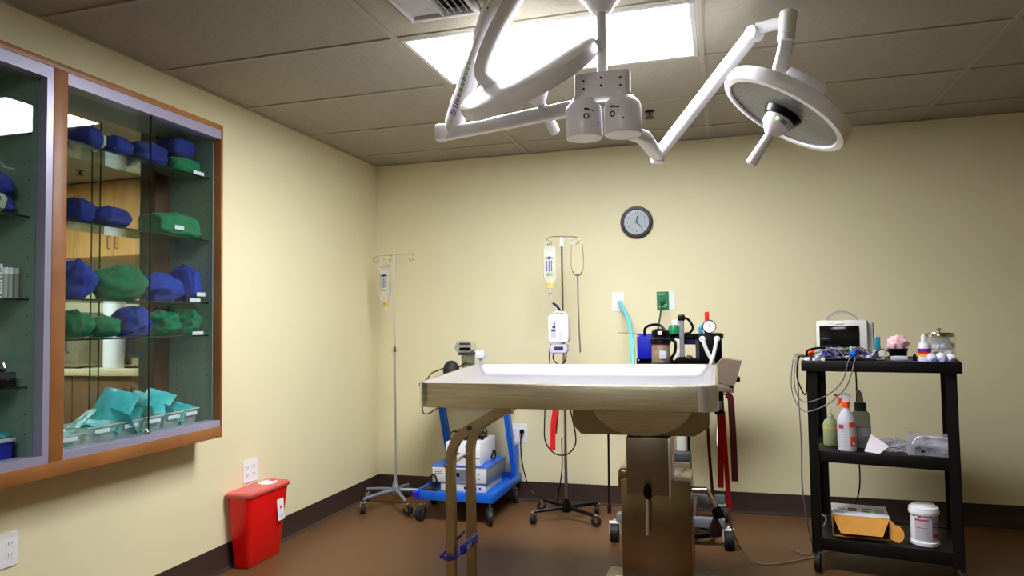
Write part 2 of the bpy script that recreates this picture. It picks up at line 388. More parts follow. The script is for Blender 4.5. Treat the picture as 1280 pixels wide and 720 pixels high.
def housing(x):
    h = MB().lathe([(0, 2.03), (.040, 2.03), (.042, 2.018), (.060, 2.0), (.066, 1.985), (.066, 1.89), (.064, 1.884), (0, 1.884)], 40, Matrix.Translation((x, LY, 0)))
    return h.build('motor_housing', M_LAMP, t)
hx = (px-.070, px+.069)
for k, x in enumerate(hx):
    h = housing(x)
    # printed marks wrapped on the drum: ring, heading stroke and faint lines
    def onr(a, z, r=.0664): return V((x+r*math.sin(a), LY-r*math.cos(a), z))
    a0 = .15 if k == 0 else -.60
    ring = MB(); pts = [onr(a0+.16+.13*math.cos(q*PI/9), 1.947+.0085*math.sin(q*PI/9)) for q in range(19)]
    ring.tube(pts, .0024, 5, smooth=False); ring.build('ring_mark', M_PRINT, h)
    s_ = MB(); s_.tube([onr(a0+.05, 1.972), onr(a0+.25, 1.971), onr(a0+.55, 1.967)], .0022, 5); s_.tube([onr(a0+.05, 1.975), onr(a0+.3, 1.974)], .0018, 5, smooth=False); s_.build('printed_heading', M_PRINT, h)
    l_ = MB()
    for q in range(5):
        z = 1.964-q*.0055; l_.tube([onr(a0+.06, z), onr(a0+.5-.06*(q % 2), z)], .0004, 4)
    if k:
        for q in range(6): z = 1.974-q*.007; l_.tube([onr(.28, z), onr(.65, z)], .0005, 4)
    l_.build('printed_lines', M_PALEPRINT, h)
    q = onr(a0+(.85 if k == 0 else .75), 1.928); MB().rod(q, q+V((0, -.001, 0)), .0034, n=10).build('screw', M_PRINT, h)
def flatarm(pts, w_, h_, name, up=None, smooth=False, m_=None, k=8):
    b = MB(); P_ = [V(p) for p in pts]
    if smooth: P_ = spline(P_, k)
    # rounded-rectangular section swept along
    sec = rpoly(w_, h_, min(w_, h_)*.32, 3); loops = []; t0 = (P_[1]-P_[0]).normalized()
    nrm = V(up) if up else V((0, 0, 1)); nrm = (nrm-t0*nrm.dot(t0)).normalized()
    for i, p in enumerate(P_):
        tt = (P_[min(i+1, len(P_)-1)]-P_[max(i-1, 0)]).normalized(); nrm = (nrm-tt*nrm.dot(tt)).normalized(); bn = tt.cross(nrm)
        loops.append([p+bn*a+nrm*c for a, c in sec])
    b.loft(loops); return b.build(name, m_ or M_LAMP, t)
def marks_on(p0, p1, side, f0, f1, parent, col, n=5, sz=.012):
    """row of small unreadable letter-like strokes printed along an arm"""
    b = MB(); d = (p1-p0)
    for i in range(n):
        c = p0+d*(f0+(f1-f0)*i/(n-1))+side; dn = d.normalized(); u_ = dn.cross(side).normalized()
        b.tube([c-u_*sz/2-dn*sz*.3, c+u_*sz/2-dn*sz*.3, c+u_*sz*.4+dn*sz*.3, c-u_*sz*.45+dn*sz*.25], sz*.11, 4, smooth=False)
    return b.build('printed_mark', col, parent)
tocam = lambda p: (CAM-p).normalized()
# left side: horizontal arm, elbow, spring arm
eL = A(552, 166, -2.0); eL.z = 2.04
MB().lathe([(0, 2.0), (.03, 2.0), (.03, 2.03), (0, 2.03)], 20, Matrix.Translation((hx[0], LY, 0))).build('arm_collar', M_LAMP, t)
flatarm([V((hx[0]-.04, LY+.02, 2.005)), V((eL.x+.03, eL.y, 2.035))], .042, .055, 'horizontal_arm')
MB().lathe([(0, -.03), (.026, -.03), (.03, -.02), (.03, .03), (.022, .036), (0, .036)], 20, Matrix.Translation((eL.x, eL.y, 2.04))).build('elbow_joint', M_LAMP, t)
b0 = A(566, 158, -2.0); b1 = A(622, -8, -2.40)
arm = flatarm([b0, b1], .066, .076, 'spring_arm')
arm = flatarm([b0+(b1-b0)*.02, b0+(b1-b0)*.22], .071, .081, 'spring_arm_cover')
sd = tocam(b0)
left_side = (-CR*.006+tocam((b0+b1)/2)*.043)
marks_on(b0, b1, left_side-CR*.012, .13, .19, arm, M_BPRINT, 2, .024)
marks_on(b0, b1, left_side-CR*.012, .23, .40, arm, M_PRINT, 5, .015)
marks_on(b0, b1, left_side-CR*.012, .44, .52, arm, M_GPRINT, 3, .013)
q = b0+(b1-b0)*.06+left_side-CR*.012; MB().rod(q, q+sd*.002, .003, n=10).build('screw', M_BLACK, arm)
q = b0+(b1-b0)*.9+left_side*1.0-CR*.012; MB().rod(q, q+sd*.002, .003, n=10).build('screw', M_BLACK, arm)
MB().lathe([(0, -.035), (.035, -.035), (.035, .035), (0, .035)], 20, frame(b1, CR)).build('elbow_joint', M_LAMP, t)
def head(c, n, xdir, R=.25):
    T = frame(c, n, xdir)
    h = MB().lathe([(R-.032, -.002), (R-.028, .004), (R-.006, .003), (R, -.006), (R+.002, -.028), (R-.002, -.046), (R-.02, -.054), (R-.10, -.062), (.06, -.072), (0, -.074)], 64, T).build('lamp_head', M_LAMP, t)
    MB().lathe([(0, -.006), (R-.034, -.006), (R-.032, -.002), (R-.03, -.01), (0, -.01)], 64, T).build('lens', M_LENS, h, label='grey frosted round lens')
    MB().lathe([(0, -.005), (.072, -.005), (.062, .018), (0, .018)], 32, T).build('hub', M_BLACK, h)
    q = MB().lathe([(.0, .018), (.053, .018), (.055, .022), (.052, .046), (.05, .047), (.049, .049), (.044, .055), (.021, .083), (.017, .086), (0, .086)], 32, T).build('handle_cap', M_LAMP, h)
    MB().lathe([(0, .084), (.017, .084), (.017, .10), (.020, .19), (.0198, .205), (.015, .211), (0, .212)], 24, T).build('sterile_handle', M_LAMP, h)
    return h, T
# right side
eR = A(822, 195, -1.52)
flatarm([V((hx[1]+.02, LY+.05, 1.905)), V((hx[1]+.06, LY+.12, 1.90)), eR+V((0, 0, .0))], .055, .045, 'horizontal_arm')
s0 = eR+V((.0, 0, .0)); s1 = A(938, 46, -1.98)
arm = flatarm([s0, s1], .045, .055, 'spring_arm')
MB().lathe([(0, -.032), (.028, -.032), (.031, -.02), (.031, .02), (.028, .032), (0, .032)], 24, frame(eR, (0, 0, 1))).build('elbow_joint', M_LAMP, t)
sd = tocam((s0+s1)/2)*.031
marks_on(s0, s1, sd-CR*.004+CU*.004, .19, .24, arm, M_BPRINT, 2, .016)
marks_on(s0, s1, sd-CR*.004+CU*.004, .29, .42, arm, M_PALEPRINT, 4, .012)
q = s0+(s1-s0)*.13+sd; MB().rod(q, q+sd*.05, .003, n=8).build('screw', M_DGREY, arm)
q = s0+(s1-s0)*.90+sd; MB().rod(q, q+sd*.05, .004, n=8).build('screw', M_DGREY, arm)
k1 = A(946, 36, -2.0); k2 = A(974, 29, -2.03)
MB().lathe([(0, -.026), (.026, -.026), (.03, -.015), (.03, .015), (.026, .026), (0, .026)], 24, frame(A(943, 42, -1.99), CR+fw*.6)).build('elbow_joint', M_LAMP, t)
flatarm([k1, k2, A(985, 27, -2.05)], .036, .04, 'link_arm')
p0 = A(986, 14, -2.05); p1 = A(982, 50, -2.05)
MB().lathe([(0, 0), (.026, 0), (.031, .006), (.031, .085), (.029, .087), (.031, .089), (.030, .11), (.024, .115), (0, .115)], 28, frame(p0, p1-p0)).build('swivel_post', M_LAMP, t)
RHC = A(978, 144, -2.05); vd = (RHC-CAM).normalized()
def aimed(vd_, a, b_, c):
    e1 = (CR-vd_*CR.dot(vd_)).normalized(); e2 = vd_.cross(e1)*-1
    e2 = e2 if e2.dot(CU) > 0 else -e2
    return (e1*a+e2*b_+vd_*c).normalized()
nR = aimed(vd, -.45, -.83, -.31)
hR, TR = head(RHC, nR, CR, .243)
flatarm([A(983, 46, -2.05), A(980, 66, -2.05), A(975, 92, -2.04), RHC-nR*.068+CU*.03], .05, .03, 'yoke', up=fw, smooth=True)
# indicator panel on the hub
e = TR.to_3x3()
for a_, m_ in ((-105, M_LED),):
    dv = e @ V((math.cos(math.radians(a_)), math.sin(math.radians(a_)), 0)); q = RHC+nR*.034+dv*.054
# choose the side of the hub that faces the camera
fc = (-vd); fc = (fc-nR*fc.dot(nR)).normalized(); sdv = nR.cross(fc)
if sdv.dot(CR) < 0: sdv = -sdv
def onhub(ang, tt, r=.0545): return RHC+nR*tt+(fc*math.cos(ang)+sdv*math.sin(ang))*r
MB().rod(onhub(-.18, .034, .052), onhub(-.18, .034, .0562), .0052, n=12).build('power_light', M_LED, hR, label='small glowing green indicator')
MB().rod(onhub(-.0, .008, .058), onhub(-.0, .008, .063), .004, n=12).build('power_light', M_LED, hR)
k_ = MB()
for i in range(5):
    a_ = .12+i*.1; k_.tube([onhub(a_, .027), onhub(a_+.02, .041)], .0016, 5)
k_.build('button_marks', M_PRINT, hR)
# rear control box on the head rim
c1 = A(1006, 106, -2.05)-vd*.0; T = frame(c1+vd*.012, -nR, (A(1030, 116, -2.05)-A(985, 94, -2.05)))
MB().box(-.078, .078, -.03, .03, -.03, .03, .01, T).build('rear_grip', M_LAMP, hR)
# left head, seen on edge from behind
LHC = A(664, 104, -2.28); vd2 = (LHC-CAM).normalized()
nL = aimed(vd2, .45, -.87, .17)
hL, TL = head(LHC, nL, CR, .278)
flatarm([b1+V((0, 0, 0)), A(650, -18, -2.42), A(620, 40, -2.38), A(603, 88, -2.34), A(622, 112, -2.30)], .05, .07, 'yoke', up=CR, smooth=True)

# ================================================================== CLOCK
cx, cz, R = 1.925, 1.886, .107
t = thing('wall_clock', (cx, -.0, cz-R), 'round wall clock with black rim on the back wall', 'clock')
MB().lathe([(R*.78, .0), (R, .0), (R, .022), (R*.94, .034), (R*.82, .034), (R*.77, .02), (R*.77, 0)], 48, F_back(cx, 0, cz)).build('rim', M_BLACK, t)
face = MB().lathe([(0, .012), (R*.78, .012), (R*.78, .001), (0, .001)], 48, F_back(cx, 0, cz)).build('clock_face', M_PAPER, t)
for k in range(1, 13):
    a = PI/2-k*PI/6
    text('numeral', str(k), .022, F_back(cx+.062*math.cos(a), -.0125, cz+.062*math.sin(a)), M_DGREY, face)
def hand(a, l, w_, name, d):
    T = F_back(cx, -d, cz) @ Matrix.Rotation(a, 4, 'Z'); MB().prism([(-.012, -w_), (l*.8, -w_*1.6), (l, 0), (l*.8, w_*1.6), (-.012, w_)], 0, .001, T).build(name, M_BLACK, t)
hand(math.radians(80), .045, .0025, 'hour_hand', .015)
hand(math.radians(-48), .062, .0018, 'minute_hand', .017)
MB().rod((cx, -.012, cz), (cx, -.021, cz), .005, n=12).build('hand_pin', M_BLACK, t)
MB().lathe([(0, 0), (R*.8, 0), (R*.8, .0015), (0, .0015)], 40, F_back(cx, -.0285, cz)).build('glass_cover', G_JAR, t)

# ================================================================== OUTLETS
def outlet(T, w_, h_, label, n=2, pos=None):
    """pos = list of socket x offsets"""
    o_ = T @ V((0, -h_/2, 0)); t = thing('power_outlet', o_, label, 'outlet')
    MB().prism(rpoly(w_, h_, .006, 3), .0005, .006, T).build('cover_plate', M_WHITE, t)
    for x in (pos or [0]):
        for y in (-.02, .02):
            s_ = MB().prism(rpoly(.032, .028, .010, 3), .006, .0078, T @ Matrix.Translation((x, y, 0))).build('socket', M_WHITE, t)
            d = MB(); d.box(-.0075, -.0055, -.002, .007, .0078, .0082, T=T @ Matrix.Translation((x, y, 0))); d.box(.0055, .0075, -.002, .006, .0078, .0082, T=T @ Matrix.Translation((x, y, 0)))
            d.lathe([(0, .0078), (.0022, .0078), (.0022, .0083), (0, .0083)], 8, T @ Matrix.Translation((x, y-.007, 0))); d.build('socket_holes', M_DGREY, s_)
    return t
outlet(F_left(0, -1.497, .457), .118, .118, 'white outlet plate on the left wall above the red sharps bin', pos=[-.028, .028])
outlet(F_left(0, -2.872, .452), .118, .118, 'white outlet plate at the left edge below the glass cabinet', pos=[-.028, .028])
outlet(F_back(1.080, 0, .46), .118, .125, 'white outlet plate low on the back wall behind the operating table', pos=[-.028, .028])
# plug + cord in that outlet
t = thing('appliance_cable', (1.108, -.03, .0), 'black power cord hanging from the low back wall outlet', 'cord')
MB().box(1.094, 1.122, -.045, -.008, .462, .488, .006).build('plug', M_BLACK, t)
MB().tube([(1.108, -.04, .47), (1.103, -.05, .38), (1.12, -.06, .24), (1.18, -.09, .09), (1.28, -.12, .05), (1.38, -.2, .055), (1.43, -.36, .12), (1.465, -.385, .3), (1.468, -.385, .50)], .0042, 8).build('cable', M_BLACK, t)
# vacuum outlet with hose and oxygen outlet
t = thing('suction_outlet', (1.779, 0, 1.305), 'white wall plate on the back wall feeding the pale blue hose', 'gas outlet')
MB().prism(rpoly(.082, .125, .005, 3), .0005, .008, F_back(1.788, 0, 1.356)).build('cover_plate', M_WHITE, t)
MB().lathe([(0, .008), (.018, .008), (.016, .022), (0, .022)], 20, F_back(1.80, 0, 1.352)).build('connector', M_WHITE, t)
t = thing('oxygen_outlet', (2.10, 0, 1.30), 'green and white oxygen outlet plate on the back wall', 'gas outlet')
MB().prism(rpoly(.115, .125, .005, 3), .0005, .007, F_back(2.103, 0, 1.356)).build('cover_plate', M_WHITE, t)
g = MB().prism(rpoly(.078, .120, .003, 2), .007, .010, F_back(2.084, 0, 1.356)).build('green_faceplate', M_GREEN, t, label='green square faceplate')
text('lettering', 'OXY', .022, F_back(2.076, -.0105, 1.398), mat('pale_green_print', (150, 220, 180), .6), g)
l_ = MB(); 
for a, b, z in ((2.06, 2.098, 1.312), (2.088, 2.112, 1.325)): l_.box(a, b, -.0112, -.0102, z, z+.007)
l_.build('lettering', MATS['pale_green_print'], g)
MB().lathe([(0, .009), (.017, .009), (.014, .035), (.010, .04), (0, .04)], 20, F_back(2.082, 0, 1.347)).build('connector', M_GREEN, t)

# ================================================================== SHARPS BIN
t = thing('sharps_container', (.065, -1.53, 0), 'red plastic sharps container on the floor against the left wall', 'container')
def tub(loops, name, m_, parent, r):
    b = MB(); L_ = []
    for (x0, x1, y0, y1, z) in loops: L_.append([V(((x0+x1)/2+a, (y0+y1)/2+c, z)) for a, c in rpoly(x1-x0, y1-y0, r, 5)])
    b.loft(L_); return b.build(name, m_, parent)
tub([(.03, .115, -1.665, -1.395, 0.001), (.026, .122, -1.67, -1.39, .012), (.012, .15, -1.70, -1.358, .36), (.012, .15, -1.70, -1.358, .366)], 'bin_body', M_RED, t, .022)
lid = tub([(.006, .157, -1.708, -1.35, .362), (.004, .160, -1.711, -1.347, .368), (.004, .160, -1.711, -1.347, .378), (.012, .152, -1.703, -1.355, .386)], 'bin_lid', M_REDLID, t, .024)
MB().lathe([(0, .386), (.045, .386), (.045, .390), (.040, .392), (0, .392)], 28, Matrix.Translation((.078, -1.45, 0)), sy=1.25).build('rotor_cap', M_WHITE, lid)
MB().lathe([(0, .392), (.018, .392), (.018, .394), (0, .394)], 16, Matrix.Translation((.085, -1.415, 0))).build('rotor_knob', M_RED, lid)
Tb = F_left(.1495, -1.435, .245) @ Matrix.Rotation(-.08, 4, 'X')
lb = MB().box(-.028, .028, -.055, .055, -.001, .0015, T=Tb).build('warning_label', M_PAPER, t)
MB().lathe([(0, .0015), (.013, .0015), (.013, .0022), (0, .0022)], 3, Tb @ Matrix.Translation((0, .012, 0))).build('biohazard_mark', M_RED, lb)
l_ = MB(); [l_.box(-.018, .018, -.045+.009*q, -.041+.009*q, .0015, .002, T=Tb) for q in range(3)]; l_.build('label_lines', M_PALEPRINT, lb)

# ================================================================== PASS-THROUGH GLASS CABINET
FX = .15                                      # front plane
CY0, CY1, CZ0, CZ1 = -3.70, -1.905, .705, 2.208
PY = (-2.846, -2.762)                         # middle post
t = thing('display_cabinet', (FX, CY1, CZ0), 'wood-framed glass-door cabinet set into the left wall, full of wrapped packs', 'cabinet')
CAB = t
def cb(name, m_, *a, bev=0, parent=None, label=None): return MB().box(*a, bev).build(name, m_, parent or t, label=label)
cb('bottom_rail', W_FRAME, -.0, FX, CY0, CY1, CZ0, .757, bev=.002)
cb('top_rail', W_FRAME, -.0, FX, CY0, CY1, 2.182, CZ1, bev=.002)
cb('side_stile', W_FRAME, .0, FX, CY1-.014, CY1, .757, 2.182, bev=.002)
cb('side_stile', W_FRAME, .0, FX, CY0, CY0+.026, .757, 2.182, bev=.002)
cb('middle_post', W_FRAME, .0, FX, PY[0]+.026, PY[1], .757, 2.182, bev=.002)
cb('post_channel', M_TRACK, .0, FX-.002, PY[0], PY[0]+.026, .757, 2.182)
for y0, y1 in ((PY[1], CY1-.014), (CY0+.026, PY[0])):
    cb('bottom_track', M_TRACK, .075, FX-.002, y0, y1, .757, .786)
    cb('top_track', M_TRACK, .075, FX-.002, y0, y1, 2.138, 2.182)
    cb('bottom_board', M_PANEL, -.17, .075, y0, y1, .725, .768)
    cb('top_board', M_PANEL, -.17, .075, y0, y1, 2.16, 2.19)
for y, d in ((CY1-.014, -.005), (PY[1], .005), (PY[0], -.005), (CY0+.026, .005)):
    a, b_ = sorted((y, y+d)); p_ = cb('side_panel', M_PANEL, -.145, .106, a, b_, .768, 2.16)
    if y in (CY1-.014, PY[0]):
        hm = MB()
        for xx in (-.10, .075):
            for k in range(18): hm.rod((xx, a, .86+k*.07), (xx, a-.0008, .86+k*.07), .0032, n=6)
        hm.build('shelf_pin_holes', M_DGREY, p_)
# dark frame on the far side
for n_, a in (('back_stile', (-.235, -.146, CY1-.115, CY1-.012, .73, 2.19)), ('back_stile', (-.235, -.146, -2.83, -2.735, .73, 2.19)), ('back_stile', (-.235, -.146, CY0, CY0+.09, .73, 2.19)), ('back_rail', (-.235, -.17, CY0, CY1-.012, .69, .73)), ('back_rail', (-.235, -.17, CY0, CY1-.012, 2.19, 2.23))):
    cb(n_, W_BACK, *a)
# left bay back board
cb('back_board', M_PANEL, -.160, -.148, CY0+.1, -2.84, .77, 2.16)
def pane(name, x, y0, y1, z0=.787, z1=2.140, edges=''):
    p_ = MB().box(x-.0025, x+.0025, y0, y1, z0, z1).build(name, G_PANE, t)
    if 'r' in edges: MB().box(x-.003, x+.003, y1, y1+.0025, z0, z1).build('pane_edge', M_GEDGE, p_)
    if 'l' in edges: MB().box(x-.003, x+.003, y0-.0025, y0, z0, z1).build('pane_edge', M_GEDGE, p_)
    return p_
pane('glass_door', .132, PY[1]+.002, -2.345, edges='r'); pane('glass_door', .112, -2.40, CY1-.021, edges='')
pane('glass_door', .132, CY0+.05, -3.2, edges=''); pane('glass_door', .112, -3.25, PY[0]-.007)
pane('back_pane', -.152, PY[1]+.007, -2.33, edges='r'); pane('back_pane', -.164, -2.36, CY1-.116, edges='l')
lk = MB(); lk.lathe([(0, 0), (.011, 0), (.011, .014), (.008, .018), (0, .018)], 16, F_left(.135, -2.358, .797)); lk.build('door_lock', M_CHROME, t)
MB().box(.128, .142, -2.37, -2.347, .777, .787, .001).build('lock_rail', M_DGREY, t)
SHELVES_R = (1.952, 1.648, 1.347, 1.193)
SHELVES_L = (1.940, 1.637, 1.341, 1.031)
def shelf(z, y0, y1, labels=()):
    s_ = MB().box(-.135, .085, y0, y1, z-.007, z).build('glass_shelf', G_SHELF, t)
    MB().box(.085, .0865, y0, y1, z-.007, z).build('shelf_edge', M_GEDGE, s_)
    for y in labels:
        l_ = MB().box(.087, .0885, y-.035, y+.035, z+.001, z+.017).build('shelf_label', M_PAPER, s_)
for z in SHELVES_R: shelf(z, PY[1]+.007, CY1-.021, (-2.0,) if z in (1.952, 1.193) else ((-2.02,) if z == 1.347 else ()))
for z in SHELVES_L: shelf(z, CY0+.046, PY[0]-.007)

def pack(name, c, dims, m_, label, seed, yaw=0, tape=None, cat='wrapped pack', group='sterile cloth packs in the cabinet', e=.62, amp=.10, roll=0, lab=False):
    """soft cloth bundle: superellipsoid with a flat underside, wrapping folds and wrinkles; c = centre of base"""
    T = Matrix.Translation(c) @ Matrix.Rotation(yaw, 4, 'Z') @ Matrix.Rotation(roll, 4, 'X')
    vs = []; fs = []; nu, nv = 56, 32; dx, dy, dz = dims
    sp = lambda v_, p_: math.copysign(abs(v_)**p_, v_)
    for j in range(nv+1):
        ph = -PI/2+PI*j/nv
        for i in range(nu):
            th = 2*PI*i/nu
            x = sp(math.cos(ph), e)*sp(math.cos(th), e); y = sp(math.cos(ph), e)*sp(math.sin(th), e); z = sp(math.sin(ph), e*.95)
            q = V((x, y, z)); nz = noise.noise(q*1.7+V((seed*3.1, 0, 0))); rid = 1-abs(noise.noise(q*2.6+V((0, seed*2.3, seed)))*2.2)
            fold = max(0, 1-abs((q.y+.5*q.x-.15*math.sin(seed*5))*6))*.09
            k = 1+nz*amp*1.3+(rid-.6)*amp*.4+fold*(1 if z > -.2 else 0)+.022*(1-abs(noise.noise(q*5.5+V((seed, seed, 0))))*3)
            sag = 1-.10*max(0, q.z)*abs(q.y)
            zz = max(-.92, z*k*sag)
            vs.append((x*k*dx/2, y*k*dy/2, (zz+.92)*dz/1.92))
    for ax, D in ((0, dx), (1, dy), (2, dz)):
        lo = min(p_[ax] for p_ in vs); hi = max(p_[ax] for p_ in vs); sc_ = D/(hi-lo)
        vs = [tuple((c_-(lo+hi)/2)*sc_+(D/2 if ax == 2 else 0) if i_ == ax else c_ for i_, c_ in enumerate(p_)) for p_ in vs]
    for j in range(nv):
        for i in range(nu): fs.append([j*nu+i, j*nu+(i+1) % nu, (j+1)*nu+(i+1) % nu, (j+1)*nu+i])
    root = MB().add(vs, fs, T).build(name, m_, None, label, cat, group, sharp=80)
    if tape is not None:
        # strip of indicator tape following the surface at y = tape
        best = []
        for j in range(2, nv-1):
            ph = -PI/2+PI*j/nv
            row = [vs[j*nu+i] for i in range(nu) if vs[j*nu+i][0] > 0]
            if not row: continue
            q = min(row, key=lambda p_: abs(p_[1]-tape*dy)); best.append(V((q[0]+.0025, tape*dy, q[2])))
        L_ = [[p_+V((0, -.011, 0)), p_+V((0, .011, 0)), p_+V((.002, .011, .0005)), p_+V((.002, -.011, .0005))] for p_ in best[2:]]
        mb = MB().loft(L_); mb.v = [tuple(T @ V(p_)-root.location) for p_ in mb.v]; mb.build('indicator_tape', M_TAPE, root)
    if lab:
        q = max(vs, key=lambda p_: p_[0]); mb = MB().box(q[0]-.001, q[0]+.002, q[1]-.028, q[1]+.028, .028, .046)
        mb.v = [tuple(T @ V(p_)-root.location) for p_ in mb.v]; mb.build('paper_label', M_PAPER, root)
    return root
def yat(u, x=.0): return at(u, 300, 0, x).y
BW, BD, GW = M_BLUEWRAP, M_BLUEWRAP2, M_GREENWRAP
z = SHELVES_R[0]+.001
def put(u0_, u1_, x, z, h, d, m_, label, seed, **k):
    y0, y1 = yat(u0_, x), yat(u1_, x)
    # image span covers the pack's depth as well as its length: take the depth share off
    y1 = min(y1, CY1-.026); y0 = max(y0, PY[1]+.004) if u0_ > 60 else y0
    L_ = max(.07, (y1-y0)); return pack('wrapped_pack', (x, (y0+y1)/2, z), (d, L_, h), m_, label, seed, **k)
put(84, 117, .0, z, .095, .17, BD, 'dark blue rolled pack at the left end of the top shelf', 1, tape=.40, e=.8, amp=.06)
put(118, 156, .0, z, .09, .17, BD, 'dark blue rolled pack second from left on the top shelf', 2, e=.8, amp=.06)
put(157, 200, -.01, z, .11, .17, BD, 'dark blue lumpy pack mid top shelf, left of the stacked green pack', 3, e=.72)
put(204, 246, -.01, z, .085, .17, GW, 'green pack at the right end of the top shelf under a blue pack', 4, e=.6, amp=.06)
put(203, 233, -.02, z+.082, .10, .15, BD, 'squarish blue pack resting on the green one, top shelf', 5, e=.55, amp=.05)
z = SHELVES_R[1]+.001
put(76, 108, .0, z, .105, .17, BD, 'blue rolled pack against the post on the second shelf', 6, e=.8, amp=.07)
put(108, 154, .0, z, .09, .17, BD, 'blue rolled pack right of another on the second shelf', 7, e=.82, amp=.07)
put(184, 264, -.01, z, .115, .19, GW, 'large folded green pack alone at the right of the second shelf', 8, e=.5, amp=.07, lab=True)
z = SHELVES_R[2]+.001
put(70, 116, .0, z, .165, .18, BW, 'blue pointed pack against the post on the third shelf', 9, e=1.05, amp=.16)
put(116, 178, -.0, z, .155, .18, GW, 'tall green pack between blue packs on the third shelf', 10, e=.9, amp=.14)
put(178, 222, -.01, z, .14, .18, BW, 'blue bulging pack right of the green pack on the third shelf', 11, e=1.0, amp=.16)
put(222, 268, -.01, z, .185, .19, BW, 'tall crumpled blue pack at the right end of the third shelf', 12, e=.8, amp=.14, lab=True)
z = SHELVES_R[3]+.001
put(70, 109, .0, z, .115, .18, GW, 'green pack against the post on the fourth shelf', 13, e=.9, amp=.15)
put(109, 147, .0, z, .095, .17, GW, 'low green pack second from left on the fourth shelf', 14, e=.95, amp=.12)
put(147, 181, -.0, z, .135, .17, BW, 'only blue pack on the fourth shelf', 15, e=.8, amp=.13)
put(181, 217, -.01, z, .12, .18, GW, 'green pack right of the blue one on the fourth shelf', 16, e=.85, amp=.15)
put(217, 250, -.0, z, .125, .18, GW, 'green pack at the right end of the fourth shelf', 17, e=.85, amp=.15)
# bottom: clear bins with teal pouches
def pouch(c, w_, h_, rot, m_, label, seed, grp='teal sterilisation pouches in clear bins'):
    T = Matrix.Translation(c) @ Euler(rot).to_matrix().to_4x4(); n = 10; fr = []; bk = []
    fs = []; 
    for j in range(n+1):
        for i in range(n+1):
            a, b_ = i/n-.5, j/n-.5; th = .013*max(0, (1-(2*a)**4)*(1-(2*b_)**4)); wv = .008*noise.noise(V((a*4+seed, b_*4, seed)))
            fr.append((a*w_, b_*h_, th+wv)); bk.append((a*w_, b_*h_, -th*.6+wv))
    N_ = (n+1)**2
    for j in range(n):
        for i in range(n):
            q = j*(n+1)+i; fs.append([q, q+1, q+n+2, q+n+1]); fs.append([N_+q, N_+q+n+1, N_+q+n+2, N_+q+1])
    bd = [i for i in range(n+1)]+[j*(n+1)+n for j in range(1, n+1)]+[n*(n+1)+i for i in range(n-1, -1, -1)]+[j*(n+1) for j in range(n-1, 0, -1)]
    for a, b_ in zip(bd, bd[1:]+bd[:1]): fs.append([a, b_, N_+b_, N_+a][::-1])
    return MB().add(fr+bk, fs, T).build('sterile_pouch', m_, None, label, 'pouch', grp)
zb = .769
BINS = []
def clear_bin(y0, y1, label, m_=None, h=.075, x0=-.12, x1=.068):
    t_ = thing('storage_bin', ((x0+x1)/2, (y0+y1)/2, zb), label, 'bin', 'bins on the bottom of the cabinet')
    b = MB(); w_ = .003; f_ = .02
    b.box(x0+f_, x1-f_, y0+.01, y1-.01, zb, zb+w_)
    def wallq(p): b.add([*p], [[0, 1, 2, 3], [7, 6, 5, 4], [0, 4, 5, 1], [1, 5, 6, 2], [2, 6, 7, 3], [3, 7, 4, 0]])
    def slab(a, b_, c, d, off): off = V(off); wallq([V(a), V(b_), V(c), V(d), V(a)+off, V(b_)+off, V(c)+off, V(d)+off])
    slab((x1-f_, y0+.01, zb), (x1-f_, y1-.01, zb), (x1, y1, zb+h), (x1, y0, zb+h), (-w_, 0, 0))
    slab((x0+f_, y0+.01, zb), (x0+f_, y1-.01, zb), (x0, y1, zb+h), (x0, y0, zb+h), (w_, 0, 0))
    slab((x0+f_, y0+.01, zb), (x1-f_, y0+.01, zb), (x1, y0, zb+h), (x0, y0, zb+h), (0, w_, 0))
    slab((x0+f_, y1-.01, zb), (x1-f_, y1-.01, zb), (x1, y1, zb+h), (x0, y1, zb+h), (0, -w_, 0))
    b.build('bin_body', m_ or M_CLEAR, t_)
    r_ = MB(); r_.box(x1-.002, x1+.006, y0, y1, zb+h-.006, zb+h, .001, seg=1); r_.box(x0-.004, x0+.002, y0, y1, zb+h-.006, zb+h); r_.box(x0, x1, y0-.003, y0+.003, zb+h-.006, zb+h); r_.box(x0, x1, y1-.003, y1+.003, zb+h-.006, zb+h)
    r_.build('bin_rim', M_CLEAR2 if m_ is None else m_, t_)
    l_ = MB().box(0, .0015, -.035, .035, -.008, .008, T=Matrix.Translation((x1+.001, (y0+y1)/2, zb+h*.72)))
    l_.build('paper_label', M_PAPER, t_); BINS.append(t_)
clear_bin(-2.725, -2.60, 'clear bin of flat pouches nearest the cabinet post', h=.06)
clear_bin(-2.59, -2.44, 'clear bin with white-edged pouches second from the post', h=.075)
clear_bin(-2.43, -2.31, 'clear bin holding the tallest teal pouch, behind the door lock', h=.075)
clear_bin(-2.30, -2.19, 'clear bin just right of the door lock with teal pouches', h=.078)
clear_bin(-2.18, -2.075, 'clear bin second from the right end of the cabinet bottom', h=.08)
clear_bin(-2.065, -1.97, 'clear bin at the right end of the cabinet bottom', h=.083)
pz = zb+.02
for k in range(4): pouch((-.03, -2.663, zb+.014+.013*k), .13, .10, (.05*k, .05, .2*k), M_PALETEAL if k % 2 else M_TEAL, ['bottom flat pouch in the bin by the post', 'second flat pouch from the bottom in the bin by the post', 'second flat pouch from the top in the bin by the post', 'topmost flat pouch in the bin by the post'][k], 20+k, 'flat pouches in the bin by the post')
pouch((-.03, -2.53, .855), .035, .17, (.55, 0, .1), M_PALETEAL, 'narrow pale green pouch leaning out of the second bin', 30)
pouch((-.02, -2.50, .835), .15, .12, (.35, .1, .3), M_PALETEAL, 'white-edged pale pouch lying in the second bin', 31)
pouch((.0, -2.47, .825), .12, .13, (-.35, .1, 0), M_TEAL, 'small teal pouch low in the second bin', 32)
